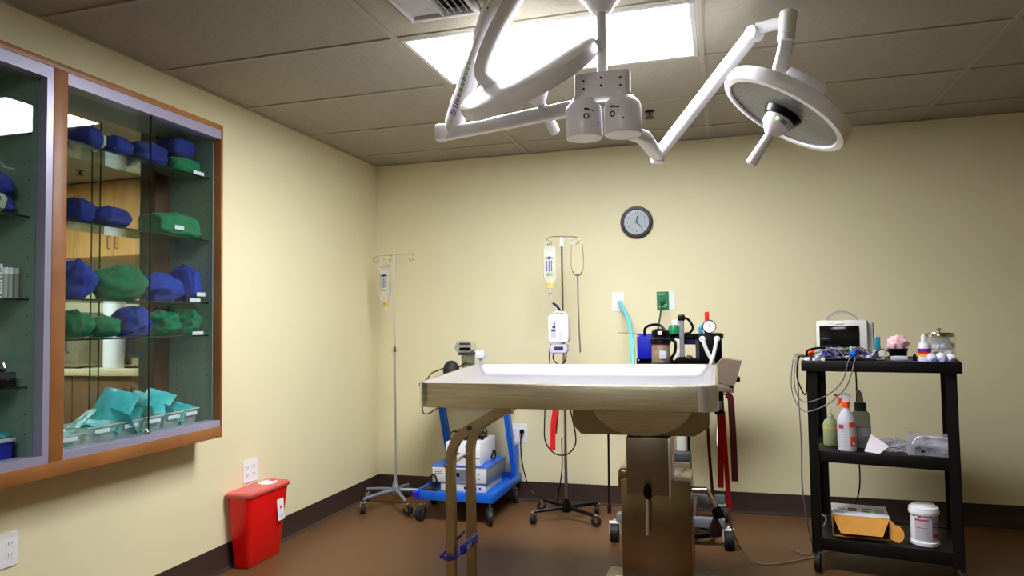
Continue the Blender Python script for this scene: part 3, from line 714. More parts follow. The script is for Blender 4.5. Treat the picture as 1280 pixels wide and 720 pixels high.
pouch((-.01, -2.395, .885), .15, .20, (.95, .25, .35), M_TEAL, 'largest bright teal pouch standing highest', 33)
pouch((.02, -2.36, .835), .12, .14, (-.9, .3, 0), M_TEAL, 'teal pouch in front under the tallest one', 34)
pouch((-.03, -2.27, .870), .14, .18, (1.0, .2, -.2), M_TEAL, 'teal pouch leaning right behind the door edge', 35)
pouch((.0, -2.235, .845), .12, .15, (-1.0, .3, .1), M_PALETEAL, 'pale teal pouch right of the door lock', 36)
pouch((-.02, -2.15, .885), .13, .16, (.75, .3, .4), M_TEAL, 'bright teal pouch tilted in the second bin from the right', 37)
pouch((.01, -2.10, .835), .10, .13, (-.9, .2, 0), M_TEAL, 'teal pouch low in the second bin from the right', 38)
pouch((-.0, -2.02, .835), .12, .11, (.6, .2, 0), M_TEAL, 'teal pouch in the rightmost clear bin', 39)

# left bay contents
LB = -2.874    # right limit
pack('wrapped_pack', (.01, LB-.10, SHELVES_L[1]+.06), (.16, .20, .10), BD, 'upper dark blue pack of two left of the cabinet post', 41, e=.8)
pack('wrapped_pack', (.01, LB-.10, SHELVES_L[1]+.001), (.16, .20, .075), BD, 'lower dark blue pack with tape, left of the cabinet post', 42, e=.8, tape=.1)
def carton(x0, x1, y0, y1, z0, z1, label, col):
    t_ = thing('small_carton', ((x0+x1)/2, (y0+y1)/2, z0), label, 'box', 'small cartons in the left cabinet bay')
    MB().box(x0, x1, y0, y1, z0, z1, .0015, seg=1).build('carton_body', M_PAPER, t_)
    MB().box(x1, x1+.0006, y0+.004, y1-.004, z0+.006, z0+.012).build('colour_stripe', col, t_)
    l_ = MB(); [l_.box(x1, x1+.0006, y1-.03-.012*(q % 2), y1-.006, z0+.022+q*.009, z0+.026+q*.009) for q in range(4)]; l_.build('printed_lines', M_DGREY, t_)
zs = SHELVES_L[2]+.001
carton(-.02, .07, -3.02, -2.938, zs, zs+.062, 'lower white carton with blue stripe left of the glass vials', M_BPRINT)
carton(-.02, .07, -3.015, -2.938, zs+.068, zs+.118, 'upper white carton with orange stripe left of the glass vials', M_ORANGE)
for i, (y, h_) in enumerate(((-2.923, .085), (-2.904, .085), (-2.880, .085))):
    t_ = thing('specimen_tube', (.06, y, zs), ['capped clear tube nearest the white cartons', 'capped clear tube in the middle of three', 'capped clear tube nearest the cabinet post'][i], 'tube', 'capped tubes beside the cartons')
    MB().lathe([(0, zs), (.008, zs), (.0085, zs+h_), (0, zs+h_)], 14, Matrix.Translation((.06, y, 0))).build('tube_body', M_CLEAR2, t_)
    MB().lathe([(0, zs+h_), (.0095, zs+h_), (.0095, zs+h_+.022), (0, zs+h_+.022)], 14, Matrix.Translation((.06, y, 0))).build('cap', M_WHITE, t_)
zs = SHELVES_L[3]+.001
t_ = thing('instrument_tray', (.02, -2.93, zs), 'shallow black tray of instruments left of the cabinet post', 'tray')
MB().box(-.05, .075, -3.08, -2.885, zs, zs+.052, .005).build('tray_body', M_BLACK, t_)
for i, (y, s_) in enumerate(((-2.972, .02), (-2.944, .018), (-2.914, .020))):
    MB().lathe([(0, -s_), (s_*.7, -s_*.7), (s_, 0), (s_*.7, s_*.7), (0, s_)], 16, Matrix.Translation((.04, y, zs+.053+s_*.8))).build('metal_bowl', M_CHROME, None, ['small chrome instrument end on the black tray, leftmost', 'small chrome instrument end, middle of the black tray', 'small chrome instrument end on the black tray, rightmost'][i], 'instrument', 'chrome instruments on the black tray')
# blue bin at the bottom
t_ = thing('blue_bin', (.0, -2.95, zb), 'open blue plastic bin at the bottom left of the cabinet', 'bin')
b = MB(); y0, y1, x0, x1 = -3.14, -2.884, -.1, .068
for a in ((x0, x1, y0, y1, zb, zb+.004), (x1-.005, x1, y0, y1, zb, zb+.085), (x0, x0+.005, y0, y1, zb, zb+.085), (x0, x1, y0, y0+.005, zb, zb+.085), (x0, x1, y1-.005, y1, zb, zb+.085)): b.box(*a)
b.build('bin_body', M_BLUEDEV, t_); MB().box(x1, x1+.007, y0, y1+.002, zb+.074, zb+.088, .002).build('bin_rim', M_PALEPRINT, t_)
pouch((-.0, -2.96, zb+.085), .13, .15, (.3, .1, .2), M_TEAL, 'teal pouch lying in the blue bin', 51)

# ================================================================== ADJOINING ROOM FURNITURE
def cab_doors(x0, x1, y0, y1, z0, z1, m_, label, name, ndoor, handle_z, group=None):
    """cabinet facing -y"""
    t_ = thing(name, ((x0+x1)/2, (y0+y1)/2, z0), label, 'cabinet', group)
    MB().box(x0, x1, y0+.02, y1, z0, z1).build('body', m_, t_)
    w_ = (x1-x0)/ndoor
    for k in range(ndoor):
        a = x0+k*w_+.002; b_ = x0+(k+1)*w_-.002
        d = MB().box(a, b_, y0, y0+.019, z0+.003, z1-.003, .0015, seg=1).build('door', m_, t_)
        hx_ = b_-.035 if k % 2 == 0 else a+.035
        MB().tube([(hx_, y0, handle_z-.05), (hx_, y0-.025, handle_z-.045), (hx_, y0-.025, handle_z+.045), (hx_, y0, handle_z+.05)], .004, 8, smooth=False).build('handle', M_DGREY, d)
    return t_
UZ0, UZ1 = 1.80, 2.405
cab_doors(-3.36, -2.56, -.30, .045, UZ0, UZ1, W_MAPLE, 'light wood wall cabinet in the adjoining room, hidden partly by the middle post', 'wall_cabinet', 2, UZ0+.11)
cab_doors(-2.555, -1.755, -.30, .045, UZ0, UZ1, W_MAPLE, 'light wood wall cabinet with paired handles, seen through the glass cabinet', 'wall_cabinet', 2, UZ0+.11)
cab_doors(-3.4, -2.3, -.53, .045, .0, .875, W_BROWN, 'brown base cabinet in the adjoining room under the grey steriliser', 'base_cabinet', 2, .74)
cab_doors(-2.295, -1.2, -.53, .045, .0, .875, W_BROWN, 'brown base cabinet in the adjoining room under the paper towel rolls', 'base_cabinet', 2, .74)
MB().box(-3.4, -1.2, -.56, .045, .877, .925, .004).build('countertop', mat('beige_laminate', (206, 190, 150), .4, var=.05), None, 'long beige laminate countertop in the adjoining room', 'countertop')
zK = .926
t_ = thing('countertop_steriliser', (-2.6, -.3, zK), 'grey boxy steriliser on the far beige counter', 'appliance')
MOG = mat('olive_grey_metal', (150, 142, 112), .4, .4, var=.05)
MB().box(-3.0, -2.28, -.50, -.05, zK+.012, 1.36, .015).build('casing', MOG, t_)
MB().box(-2.96, -2.34, -.509, -.499, zK+.05, 1.33, .003).build('door', MOG, t_)
MB().tube([(-2.36, -.509, 1.05), (-2.36, -.535, 1.06), (-2.36, -.535, 1.25), (-2.36, -.509, 1.26)], .006, 8, smooth=False).build('handle', M_DGREY, t_)
[MB().box(x, x+.03, y, y+.03, zK, zK+.012).build('foot', M_RUBBER, t_) for x in (-2.97, -2.33) for y in (-.47, -.10)]
for k, z0 in enumerate((zK, zK+.276)):
    t_ = thing('paper_towel_roll', (-2.08, -.36, z0), ['lower white paper towel roll of two on the far counter', 'upper white paper towel roll stacked on another on the far counter'][k], 'paper towels', 'paper towel rolls on the far counter')
    MB().lathe([(.02, z0), (.072, z0), (.074, z0+.01), (.074, z0+.265), (.072, z0+.275), (.02, z0+.275)], 28, Matrix.Translation((-2.08, -.36, 0))).build('paper_roll', M_PAPER, t_)
    MB().lathe([(.018, z0), (.021, z0), (.021, z0+.275), (.018, z0+.275)], 16, Matrix.Translation((-2.08, -.36, 0))).build('cardboard_core', M_CARD, t_)
t_ = thing('computer_monitor', (-1.84, -.34, zK), 'black computer monitor on the far counter right of the paper towels', 'monitor')
MB().box(-1.97, -1.68, -.36, -.325, 1.0, 1.36, .006).build('screen', M_SCREEN, t_)
MB().box(-1.85, -1.80, -.35, -.33, zK+.01, 1.01).build('stand', M_BLACK, t_)
MB().box(-1.92, -1.73, -.42, -.26, zK, zK+.012, .004).build('base', M_BLACK, t_)

# ================================================================== CASTERS helper
def caster(parent, x, y, z_top, r=.035, w_=.022, yaw=0., m_=None, hood=False, brk=M_CHROME):
    """small swivel caster under z_top; returns fork part with wheel sub-part"""
    T = Matrix.Translation((x, y, 0)) @ Matrix.Rotation(yaw, 4, 'Z')
    f = MB(); f.rod(T @ V((0, 0, 2*r+.004)), T @ V((0, 0, z_top)), .007, n=10)
    f.box(-.014, .024, -w_/2-.005, w_/2+.005, 2*r+.002, 2*r+.007, T=T)
    for s_ in (-1, 1): f.prism([(-.012, 2*r+.004), (.02, 2*r+.004), (.028, r-.006), (.012, r-.006)], s_*(w_/2+.003)-.0015, s_*(w_/2+.003)+.0015, T @ Matrix(((1, 0, 0, 0), (0, 0, 1, 0), (0, 1, 0, 0), (0, 0, 0, 1))))
    fo = f.build('caster', brk, parent)
    MB().lathe([(0, -w_/2), (r*.45, -w_/2), (r*.9, -w_/2), (r, -w_/2+.004), (r, w_/2-.004), (r*.9, w_/2), (r*.45, w_/2), (0, w_/2)], 24, T @ Matrix.Translation((.02, 0, r)) @ Matrix.Rotation(PI/2, 4, 'X')).build('wheel', m_ or M_RUBBER, fo)
    return fo

# ================================================================== IV STANDS
def iv_stand(x, y, zt, z_leg, r_leg, nleg, a0, label, hooks, m_leg, m_pole, rc=.032, drop=.02, feet=None):
    t_ = thing('iv_stand', (x, y, 0), label, 'iv stand')
    MB().rod((x, y, z_leg), (x, y, zt*.62), .0105, n=16).build('pole', m_pole, t_)
    MB().rod((x, y, zt*.62-.01), (x, y, zt), .0075, n=16).build('upper_pole', m_pole, t_)
    MB().lathe([(0, -.02), (.016, -.02), (.017, .0), (.014, .018), (0, .018)], 16, Matrix.Translation((x, y, zt*.62))).build('lock_collar', M_CHROME, t_)
    MB().lathe([(0, z_leg-.03), (.028, z_leg-.03), (.03, z_leg), (.022, z_leg+.025), (.014, z_leg+.05), (0, z_leg+.05)], 20, Matrix.Translation((x, y, 0))).build('hub', m_leg, t_)
    for k in range(nleg):
        a = a0+2*PI*k/nleg
        if feet: r_leg = math.hypot(*feet[k]); a = math.atan2(feet[k][1], feet[k][0])
        d = V((math.cos(a), math.sin(a), 0)); p0 = V((x, y, z_leg-.005)); p1 = p0+d*r_leg-V((0, 0, drop))
        lg = MB().tube([p0+d*.01, p0+d*r_leg*.5-V((0, 0, drop*.3)), p1], [.014, .010], 10, k=4).build('leg', m_leg, t_)
        caster(lg, p1.x-d.x*.006, p1.y-d.y*.006, p1.z, r=rc, w_=.028, yaw=a+.9)
    for pts in hooks: MB().tube([V((x, y, zt-.006))+V(p_) for p_ in pts], .0032, 8, k=6).build('hook', M_CHROME, t_)
    return t_
# stand in the corner
I1 = V((.305, -.355, 0))
hk = [[(0, 0, 0), (.10, 0, .004), (.145, 0, -.005), (.152, 0, -.03), (.13, 0, -.042), (.112, 0, -.028)],
      [(0, 0, 0), (-.10, 0, .0), (-.145, 0, -.012), (-.152, 0, -.035), (-.13, 0, -.046), (-.112, 0, -.030)],
      [(0, 0, 0), (.02, -.07, -.003), (.04, -.125, -.012), (.042, -.13, -.05)],
      [(0, 0, 0), (-.04, .06, 0), (-.075, .09, -.015), (-.08, .095, -.04), (-.07, .08, -.045)]]
iv_stand(I1.x, I1.y, 1.708, .115, .25, 5, math.radians(22), 'tall chrome IV stand in the back left corner of the room', hk, M_GREYMET, M_POLE)
I2 = V((1.500, -.43, 0))
hk2 = [[(0, 0, 0), (-.05, 0, .003), (-.085, 0, -.003), (-.098, 0, -.028), (-.08, 0, -.045), (-.062, 0, -.028)],
       [(0, 0, 0), (.07, 0, -.003), (.105, 0, -.015), (.112, 0, -.042), (.09, 0, -.05), (.08, 0, -.032)]]
s2 = iv_stand(I2.x, I2.y, 1.768, .085, .20, 4, math.radians(50), 'chrome IV stand with black rolling base behind the operating table', hk2, M_BLACK, M_CHROME, rc=.03, drop=.012, feet=[(-.185, -.10), (.185, -.10), (-.19, .19), (.16, .19)])
MB().lathe([(0, 1.70), (.013, 1.70), (.014, 1.752), (0, 1.765)], 16, Matrix.Translation((I2.x, I2.y, 0))).build('top_collar', M_WHITE, s2)

def iv_bag(cx, cy, ztop, w_, h_, label, tail=()):
    t_ = thing('iv_bag', (cx, cy, ztop-h_), label, 'iv bag')
    def wid(f): return w_/2*(1-.55*max(0, (f-.78)/.22)**2)*(1-.25*max(0, (.12-f)/.12))
    loops = []
    for k in range(15):
        f = k/14; z = ztop-.02-f*(h_-.07); a = wid(f); d = .004+.016*math.sin(PI*min(1, f*1.05))**.7
        loops.append([V((cx+a*math.cos(q), cy+d*math.sin(q), z)) for q in [2*PI*i/20 for i in range(20)]])
    MB().loft(loops).build('bag', M_IVFLUID, t_)
    MB().prism([(x_, y_) for x_, y_ in rpoly(w_*.9, .02, .006, 3)], -.002, .002, F_back(cx, cy, ztop-.012)).build('hanging_tab', M_CLEAR2, t_)
    lb_ = MB(); zl = ztop-.075; fz = cy-.0215
    lb_.box(cx-.024, cx+.024, fz, fz+.001, zl-.004, zl+.004); lb_.box(cx-.008, cx+.008, fz, fz+.001, zl-.009, zl+.009); 
    for q in range(3): lb_.box(cx-.018+q*.015, cx-.012+q*.015, fz, fz+.001, zl-.085, zl-.018)
    lb_.build('blue_print', M_BPRINT, t_)
    g_ = MB(); g_.box(cx-.022, cx+.022, fz, fz+.001, zl-.108, zl-.104); g_.box(cx-.012, cx+.0, fz, fz+.001, zl-.098, zl-.094); g_.build('green_print', M_GPRINT, t_)
    MB().lathe([(0, 0), (.022, 0), (.028, .02), (.022, .045), (0, .05)], 20, Matrix.Translation((cx, cy, ztop-h_+.018)), sy=.5).build('port_pouch', M_AMBER, t_)
    MB().lathe([(0, 0), (.006, 0), (.006, .006), (0, .006)], 10, F_back(cx, cy-.014, ztop-h_+.045)).build('port_seal', mat('brown_seal', (176, 110, 50), .5), t_)
    MB().rod((cx, cy, ztop-h_), (cx, cy, ztop-h_+.02), .0045, n=10).build('port', M_WHITE, t_)
    # loop through which the hook passes
    MB().tube([(cx-.012, cy, ztop-.008), (cx-.012, cy, ztop+.028), (cx, cy, ztop+.04), (cx+.012, cy, ztop+.028), (cx+.012, cy, ztop-.008)], .0022, 6).build('hanging_loop', M_CLEAR2, t_)
    return t_
iv_bag(I1.x-.095, I1.y+.06, 1.642, .088, .315, 'clear IV bag with amber port on the corner stand')
bg = iv_bag(I2.x-.078, I2.y, 1.705, .085, .285, 'clear IV bag with blue print above the infusion pump')
t_ = thing('iv_drip_line', (I2.x-.075, I2.y, 1.27), 'clear drip chamber and line hanging under the right IV bag', 'tubing')
bx = I2.x-.078
MB().lathe([(0, 1.372), (.006, 1.372), (.009, 1.38), (.009, 1.40), (.005, 1.419), (0, 1.419)], 14, Matrix.Translation((bx, I2.y, 0))).build('drip_chamber', M_CLEAR2, t_)
MB().lathe([(0, 1.40), (.0098, 1.40), (.0098, 1.408), (0, 1.408)], 12, Matrix.Translation((bx, I2.y, 0))).build('red_band', M_MAROON, t_)
MB().tube([(bx, I2.y, 1.375), (bx+.012, I2.y-.01, 1.33), (bx+.022, I2.y-.02, 1.29), (bx+.024, I2.y-.03, 1.262)], .0022, 6).build('line', M_CLEAR2, t_)
# infusion pump clamped to the pole
pxc = I2.x-.010; pf = I2.y-.015
t_ = thing('infusion_pump', (pxc, pf-.05, 1.09), 'white and lilac infusion pump clamped to the right IV stand pole', 'pump')
def rbox(x0, x1, y0, y1, z0, z1, r, name, m_, parent, bev=.004):
    b = bmesh.new(); P_ = rpoly(x1-x0, z1-z0, r, 5); fs = [b.verts.new(((x0+x1)/2+p_[0], y0, (z0+z1)/2+p_[1])) for p_ in P_]
    f_ = b.faces.new(fs); r_ = bmesh.ops.extrude_face_region(b, geom=[f_]); 
    for q in r_['geom']:
        if isinstance(q, bmesh.types.BMVert): q.co.y = y1
    bmesh.ops.recalc_face_normals(b, faces=b.faces)
    if bev: bmesh.ops.bevel(b, geom=[e_ for e_ in b.edges if abs(e_.verts[0].co.y-e_.verts[1].co.y) < 1e-6], offset=bev, segments=2, affect='EDGES')
    return MB().bm(b).build(name, m_, parent)
body = rbox(pxc-.062, pxc+.062, pf-.085, pf-.012, 1.10, 1.275, .024, 'pump_body', M_WHITE, t_)
MB().box(pxc-.045, pxc-.012, pf-.0875, pf-.085, 1.125, 1.235, .001, seg=1).build('control_panel', M_LILAC, body)
l_ = MB(); l_.box(pxc-.035, pxc-.016, pf-.089, pf-.0875, 1.188, 1.205); l_.box(pxc-.042, pxc-.016, pf-.089, pf-.0875, 1.168, 1.182); l_.box(pxc-.026, pxc-.016, pf-.089, pf-.0875, 1.212, 1.220); l_.build('display', M_PRINT, body)
MB().box(pxc+.008, pxc+.036, pf-.0865, pf-.085, 1.222, 1.228).build('printed_bar', M_PRINT, body)
l_ = MB(); [l_.box(pxc-.042+.010*q, pxc-.036+.010*q, pf-.089, pf-.0875, 1.13+.012*w2, 1.136+.012*w2) for q in range(3) for w2 in range(3)]; l_.build('keys', M_PALEPRINT, body)
MB().box(pxc+.002, pxc+.03, pf-.0862, pf-.085, 1.112, 1.165, .0).build('pump_door', M_LILAC, body)
MB().tube([(pxc-.038, pf-.04, 1.262), (pxc-.03, pf-.045, 1.284), (pxc, pf-.05, 1.289), (pxc+.03, pf-.045, 1.284), (pxc+.038, pf-.04, 1.262)], .006, 8).build('carry_handle', M_DEVICE, t_)
rbox(pxc-.055, pxc+.05, pf-.075, pf-.012, 1.035, 1.088, .012, 'lower_module', M_LILAC, t_)
MB().box(pxc-.028, pxc+.028, pf-.0765, pf-.075, 1.052, 1.075).build('module_slot', M_PRINT, t_)
MB().box(pxc-.02, pxc+.02, pf-.016, pf+.03, 1.13, 1.19, .003).build('pole_clamp', M_DGREY, t_)
MB().tube([(pxc-.03, pf-.07, 1.045), (pxc-.035, pf-.08, 1.0), (pxc+.005, pf-.085, .965), (pxc+.04, pf-.08, .99), (pxc+.045, pf-.07, 1.05)], .004, 8).build('pump_cable', M_BLACK, t_)
MB().tube([(pxc-.06, pf-.03, 1.09), (pxc-.072, pf-.03, 1.02), (pxc-.065, pf-.03, .93)], .0035, 8).build('pump_cable', M_BLACK, t_)
# black clamp handle above the pump
MB().tube([(pxc-.045, pf-.02, 1.345), (pxc-.02, pf-.02, 1.325), (pxc+.005, pf-.005, 1.285)], .0075, 10).build('clamp_lever', mat('navy_plastic', (24, 24, 60), .4), t_)
# stethoscope hanging from the right hook
sx = I2.x+.098; sy = I2.y
t_ = thing('stethoscope', (sx, sy, 1.04), 'stethoscope hanging from the right hook of the IV stand', 'stethoscope')
MB().tube([(sx-.035, sy, 1.715), (sx-.039, sy, 1.63), (sx-.038, sy, 1.57), (sx-.028, sy, 1.535), (sx, sy, 1.52), (sx+.028, sy, 1.535), (sx+.038, sy, 1.57), (sx+.039, sy, 1.63), (sx+.033, sy, 1.715)], .0026, 8).build('binaural_tubes', M_CHROME, t_)
MB().tube([(sx-.03, sy, 1.54), (sx-.018, sy, 1.52), (sx, sy, 1.514), (sx+.018, sy, 1.52), (sx+.03, sy, 1.54)], .0042, 8).build('spring_yoke', M_CABLE, t_)
MB().tube([(sx, sy, 1.515), (sx+.001, sy, 1.35), (sx+.003, sy, 1.2), (sx+.007, sy, 1.06)], .0048, 10).build('tubing', M_CABLE, t_)
for s_ in (-1, 1): MB().lathe([(0, 0), (.005, .002), (.005, .009), (0, .012)], 10, Matrix.Translation((sx+s_*.034, sy, 1.713))).build('ear_tip', M_WHITE, t_)
MB().rod((sx+.007, sy, 1.035), (sx+.007, sy, 1.062), .006, n=10).build('chest_piece', M_CHROME, t_)
# loop of cable under the table by that stand
MB().tube([(1.40, -.50, .80), (1.392, -.52, .62), (1.40, -.54, .50), (1.46, -.55, .43), (1.54, -.55, .43), (1.588, -.54, .50), (1.565, -.50, .62), (1.53, -.47, .74), (1.512, -.462, .82)], .0042, 8).build('cable_loop', M_BLACK, None, 'thin black cable hanging in a loop behind the table by the IV stand', 'cable')
# red strap folded over the pole
def strap(name, pts, w_, m_, label, cat='strap', parent=None, up=(0, 1, 0), th=.003, smooth=True):
    b = MB().tube(pts, 0, smooth=smooth, flat=(w_, th), up=up, k=5); return b.build(name, m_, parent, label, cat if parent is None else None)
t_ = thing('red_strap', (1.45, -.50, .45), 'short red strap hanging by the IV stand behind the table', 'strap')
strap('strap_band', [(1.478, -.56, .80), (1.470, -.56, .70), (1.455, -.56, .60), (1.450, -.56, .45)], .032, M_REDSTRAP, None, parent=t_)
strap('strap_band', [(1.485, -.545, .80), (1.475, -.545, .68), (1.460, -.545, .55)], .026, M_MAROON, None, parent=t_)

# ================================================================== BLUE CART
t = thing('blue_equipment_cart', (.84, -.36, 0), 'blue rolling equipment cart behind the left end of the table', 'cart')
bz = .148
b = MB(); b.box(.60, 1.09, -.66, -.04, bz, bz+.012, .003); 
b.build('lower_shelf', M_BLUECART, t)
for a in ((.60, 1.09, -.672, -.66, bz-.01, bz+.045), (.60, 1.09, -.04, -.028, bz-.01, bz+.045), (.59, .60, -.672, -.028, bz-.01, bz+.045), (1.09, 1.10, -.672, -.028, bz-.01, bz+.045)): MB().box(*a, .003).build('shelf_lip', M_BLUECART, t)
for xx in (.620, 1.075):
    MB().tube([(xx, -.09, bz+.01), (xx, -.16, .35), (xx, -.26, .60), (xx, -.335, .845)], 0, smooth=False, flat=(.035, .05), up=(0, 1, 0)).build('post', M_BLUECART, t)
MB().box(1.078, 1.097, -.15, -.07, bz+.03, .40, .005).build('side_bracket', M_BLUECART, t)
MB().box(.60, 1.10, -.62, -.20, .83, .855, .004).build('top_shelf', M_BLUECART, t)
for x_, y_ in ((.625, -.63), (1.065, -.63), (.625, -.07), (1.065, -.07)):
    caster(t, x_, y_, bz, r=.048, w_=.028, yaw=-PI/2+(.4 if x_ > 1 else -.3))
MB().lathe([(0, 0), (.02, 0), (.02, .03), (0, .03)], 16, Matrix.Translation((.60, -.68, bz+.01))).build('corner_bumper', M_BLUECLIP, t)
# devices
def device(name, x0, x1, y0, y1, z0, z1, m_, label, cat='device'):
    t_ = thing(name, ((x0+x1)/2, (y0+y1)/2, z0), label, cat); MB().box(x0, x1, y0, y1, z0, z1, .004).build('casing', m_, t_); return t_
zc = bz+.013
d = device('electronic_unit', .70, 1.00, -.52, -.16, zc, zc+.055, M_DEVICE, 'thin pale electronic unit at the bottom of the blue cart stack')
l_ = MB(); l_.box(.86, .90, -.5215, -.52, zc+.018, zc+.035); l_.build('display', M_SCREEN, d); l_ = MB(); [MB().box(x_, x_+.013, -.5215, -.52, zc+.02, zc+.032).build('button', M_BLUEDEV, d) for x_ in (.93, .96)]
zd = zc+.056
d = thing('electronic_unit', (.83, -.34, zd), 'wide grey unit with bright blue cover in the blue cart stack', 'device')
MB().box(.645, 1.015, -.525, -.13, zd, zd+.098, .003).build('casing', M_GREYMET, d)
MB().box(.640, 1.02, -.52, -.125, zd+.099, zd+.104, .001, seg=1).build('blue_cover', M_BLUECART, d)
MB().box(.650, 1.010, -.531, -.525, zd+.004, zd+.094, .002).build('front_panel', M_DEVICE, d)
MB().box(.78, .93, -.5325, -.531, zd+.012, zd+.088).build('grey_insert', M_GREYMET, d)
l_ = MB(); l_.box(.80, .835, -.534, -.5325, zd+.042, zd+.066); l_.box(.88, .915, -.534, -.5325, zd+.042, zd+.062); l_.build('display', M_SCREEN, d)
l_ = MB(); [MB().rod((.965, -.531, zd+.03+q*.03), (.965, -.5325, zd+.03+q*.03), .004, n=8).build('button', M_DGREY, d) for q in range(2)]; [l_.box(.665, .715, -.532, -.531, zd+.055+q*.01, zd+.058+q*.01) for q in range(3)]; l_.build('printed_lines', M_DGREY, d)
ze = zd+.106
d = thing('electrosurgical_unit', (.86, -.36, ze), 'white boxy electrosurgical unit with black knobs on the blue cart', 'device')
MB().box(.735, .965, -.51, -.19, ze, ze+.148, .004).build('casing', M_WHITE, d)
MB().box(.736, .964, -.5115, -.51, ze+.046, ze+.05).build('panel_seam', M_DGREY, d)
for x_, z_, r_ in ((.795, .112, .014), (.895, .085, .016), (.80, .024, .011), ):
    MB().lathe([(0, 0), (r_, 0), (r_*.8, .012), (0, .012)], 16, F_back(x_, -.51, ze+z_)).build('knob', M_BLACK, d)
MB().box(.87, .915, -.5125, -.51, ze+.012, ze+.032).build('socket', M_BLACK, d); MB().box(.868, .912, -.5125, -.51, ze+.116, ze+.13).build('display', M_SCREEN, d)
MB().box(.80, .83, -.5125, -.51, ze+.07, ze+.08).build('label_mark', M_PRINT, d)
# bundle of cables lying on it
t_ = thing('cable_bundle', (.86, -.36, ze+.149), 'coiled black cables lying on top of the white unit', 'cables')
random.seed(4); 
for k in range(6):
    cxk, cyk = .85+.02*math.sin(k), -.36+.02*k/6; rr = .06+.010*k
    MB().tube([(cxk+rr*1.1*math.cos(q*PI/6+k), cyk+rr*math.sin(q*PI/6+k)*1.2, ze+.155+.006*k+.003*math.sin(q*2)) for q in range(11)], .004, 6, k=3).build('cable', M_BLACK, t_)
MB().tube([(.78, -.42, ze+.185), (.84, -.43, ze+.20), (.90, -.42, ze+.18), (.955, -.40, ze+.155)], .010, 8).build('cable', M_BLACK, t_)
# power brick / cables right of it
t_ = thing('coiled_cable', (1.02, -.4, .3), 'black cord with plug resting right of the white unit on the blue cart', 'cord')
MB().tube([(.97, -.22, ze+.05), (.985, -.25, ze+.035), (1.0, -.32, ze+.012), (1.015, -.40, ze+.03), (1.02, -.44, ze+.05), (1.015, -.38, ze+.08)], .006, 8).build('cable', M_BLACK, t_)
# hanging cord loop at the left
MB().tube([(.60, -.55, .72), (.598, -.56, .68), (.615, -.57, .655), (.65, -.56, .66), (.672, -.40, .70), (.66, -.36, .76)], .004, 8).build('thin_cable', M_BLACK, None, 'small loop of black cord hanging under the left table end', 'cord')
# black foot pedal bag at lower left of cart
t_ = thing('foot_pedal', (.66, -.60, bz+.013), 'black foot pedal with cord lying on the blue cart front', 'pedal')
MB().box(.615, .70, -.655, -.545, bz+.0135, bz+.05, .012).build('pedal_body', M_BLACK, t_)
MB().tube([(.66, -.56, bz+.045), (.64, -.545, bz+.10), (.67, -.54, bz+.115), (.69, -.545, bz+.06)], .005, 8).build('pedal_cord', M_BLACK, t_)
# on the top shelf: small monitor camera head on a glass jar and black cushion
zt = .856
t_ = thing('vaporiser_unit', (.80, -.36, zt), 'chrome-topped device with glass jar on the blue cart top shelf', 'device')
MB().lathe([(0, zt), (.045, zt), (.045, zt+.16), (0, zt+.16)], 24, Matrix.Translation((.84, -.36, 0))).build('jar', mat('olive_glass', (110, 112, 80), .1, var=.2, scale=40, alpha=.75), t_)
MB().box(.785, .885, -.40, -.31, zt+.162, zt+.18, .004).build('base_plate', M_DGREY, t_)
hb_ = rbox(.77, .88, -.41, -.31, zt+.18, zt+.253, .022, 'head_unit', M_POLE, t_)
MB().box(.80, .872, -.415, -.41, zt+.193, zt+.213).build('window', M_BLACK, hb_); MB().box(.80, .872, -.415, -.41, zt+.23, zt+.243).build('window', M_DGREY, hb_)
MB().rod((.755, -.36, zt+.22), (.772, -.36, zt+.22), .028, n=20).build('side_knob', M_DEVICE, t_)
MB().box(.895, .955, -.38, -.32, zt+.137, zt+.193, .01).build('white_box', M_WHITE, t_)
MB().rod((.925, -.35, zt), (.925, -.35, zt+.138), .012, n=12).build('support_post', M_DEVICE, t_)
t_ = thing('black_bag', (.775, -.50, zt), 'round black rubber bag in front of the chrome-topped device', 'bag')
MB().lathe([(0, 0), (.04, 0), (.05, .02), (.054, .07), (.046, .105), (.024, .128), (0, .134)], 24, Matrix.Translation((.775, -.50, zt))).build('bag_body', M_RUBBER, t_)
MB().tube([(.73, -.51, zt+.085), (.69, -.52, zt+.070), (.65, -.53, zt+.052), (.62, -.54, zt+.008)], .0038, 8).build('bag_hose', M_BLACK, t_)
MB().tube([(.82, -.49, zt+.09), (.88, -.48, zt+.115), (.95, -.45, zt+.085)], .0055, 8).build('bag_hose', M_BLACK, t_)

# ================================================================== OPERATING TABLE
t = thing('operating_table', (2.16, -1.66, 0), 'stainless steel veterinary operating table on a square column under the lamps', 'table')
tx0, tx1, ty0, ty1 = 1.218, 2.432, -2.05, -1.285
tcx, tcy, TW, TD = (tx0+tx1)/2, (ty0+ty1)/2, tx1-tx0, ty1-ty0
tilt = .035/.77
def tz(y): return .982+(y-ty0)*tilt
def ring(w_, d_, r, dz): return [V((tcx+a, tcy+c, tz(tcy+c)+dz)) for a, c in rpoly(w_, d_, r, 8)]
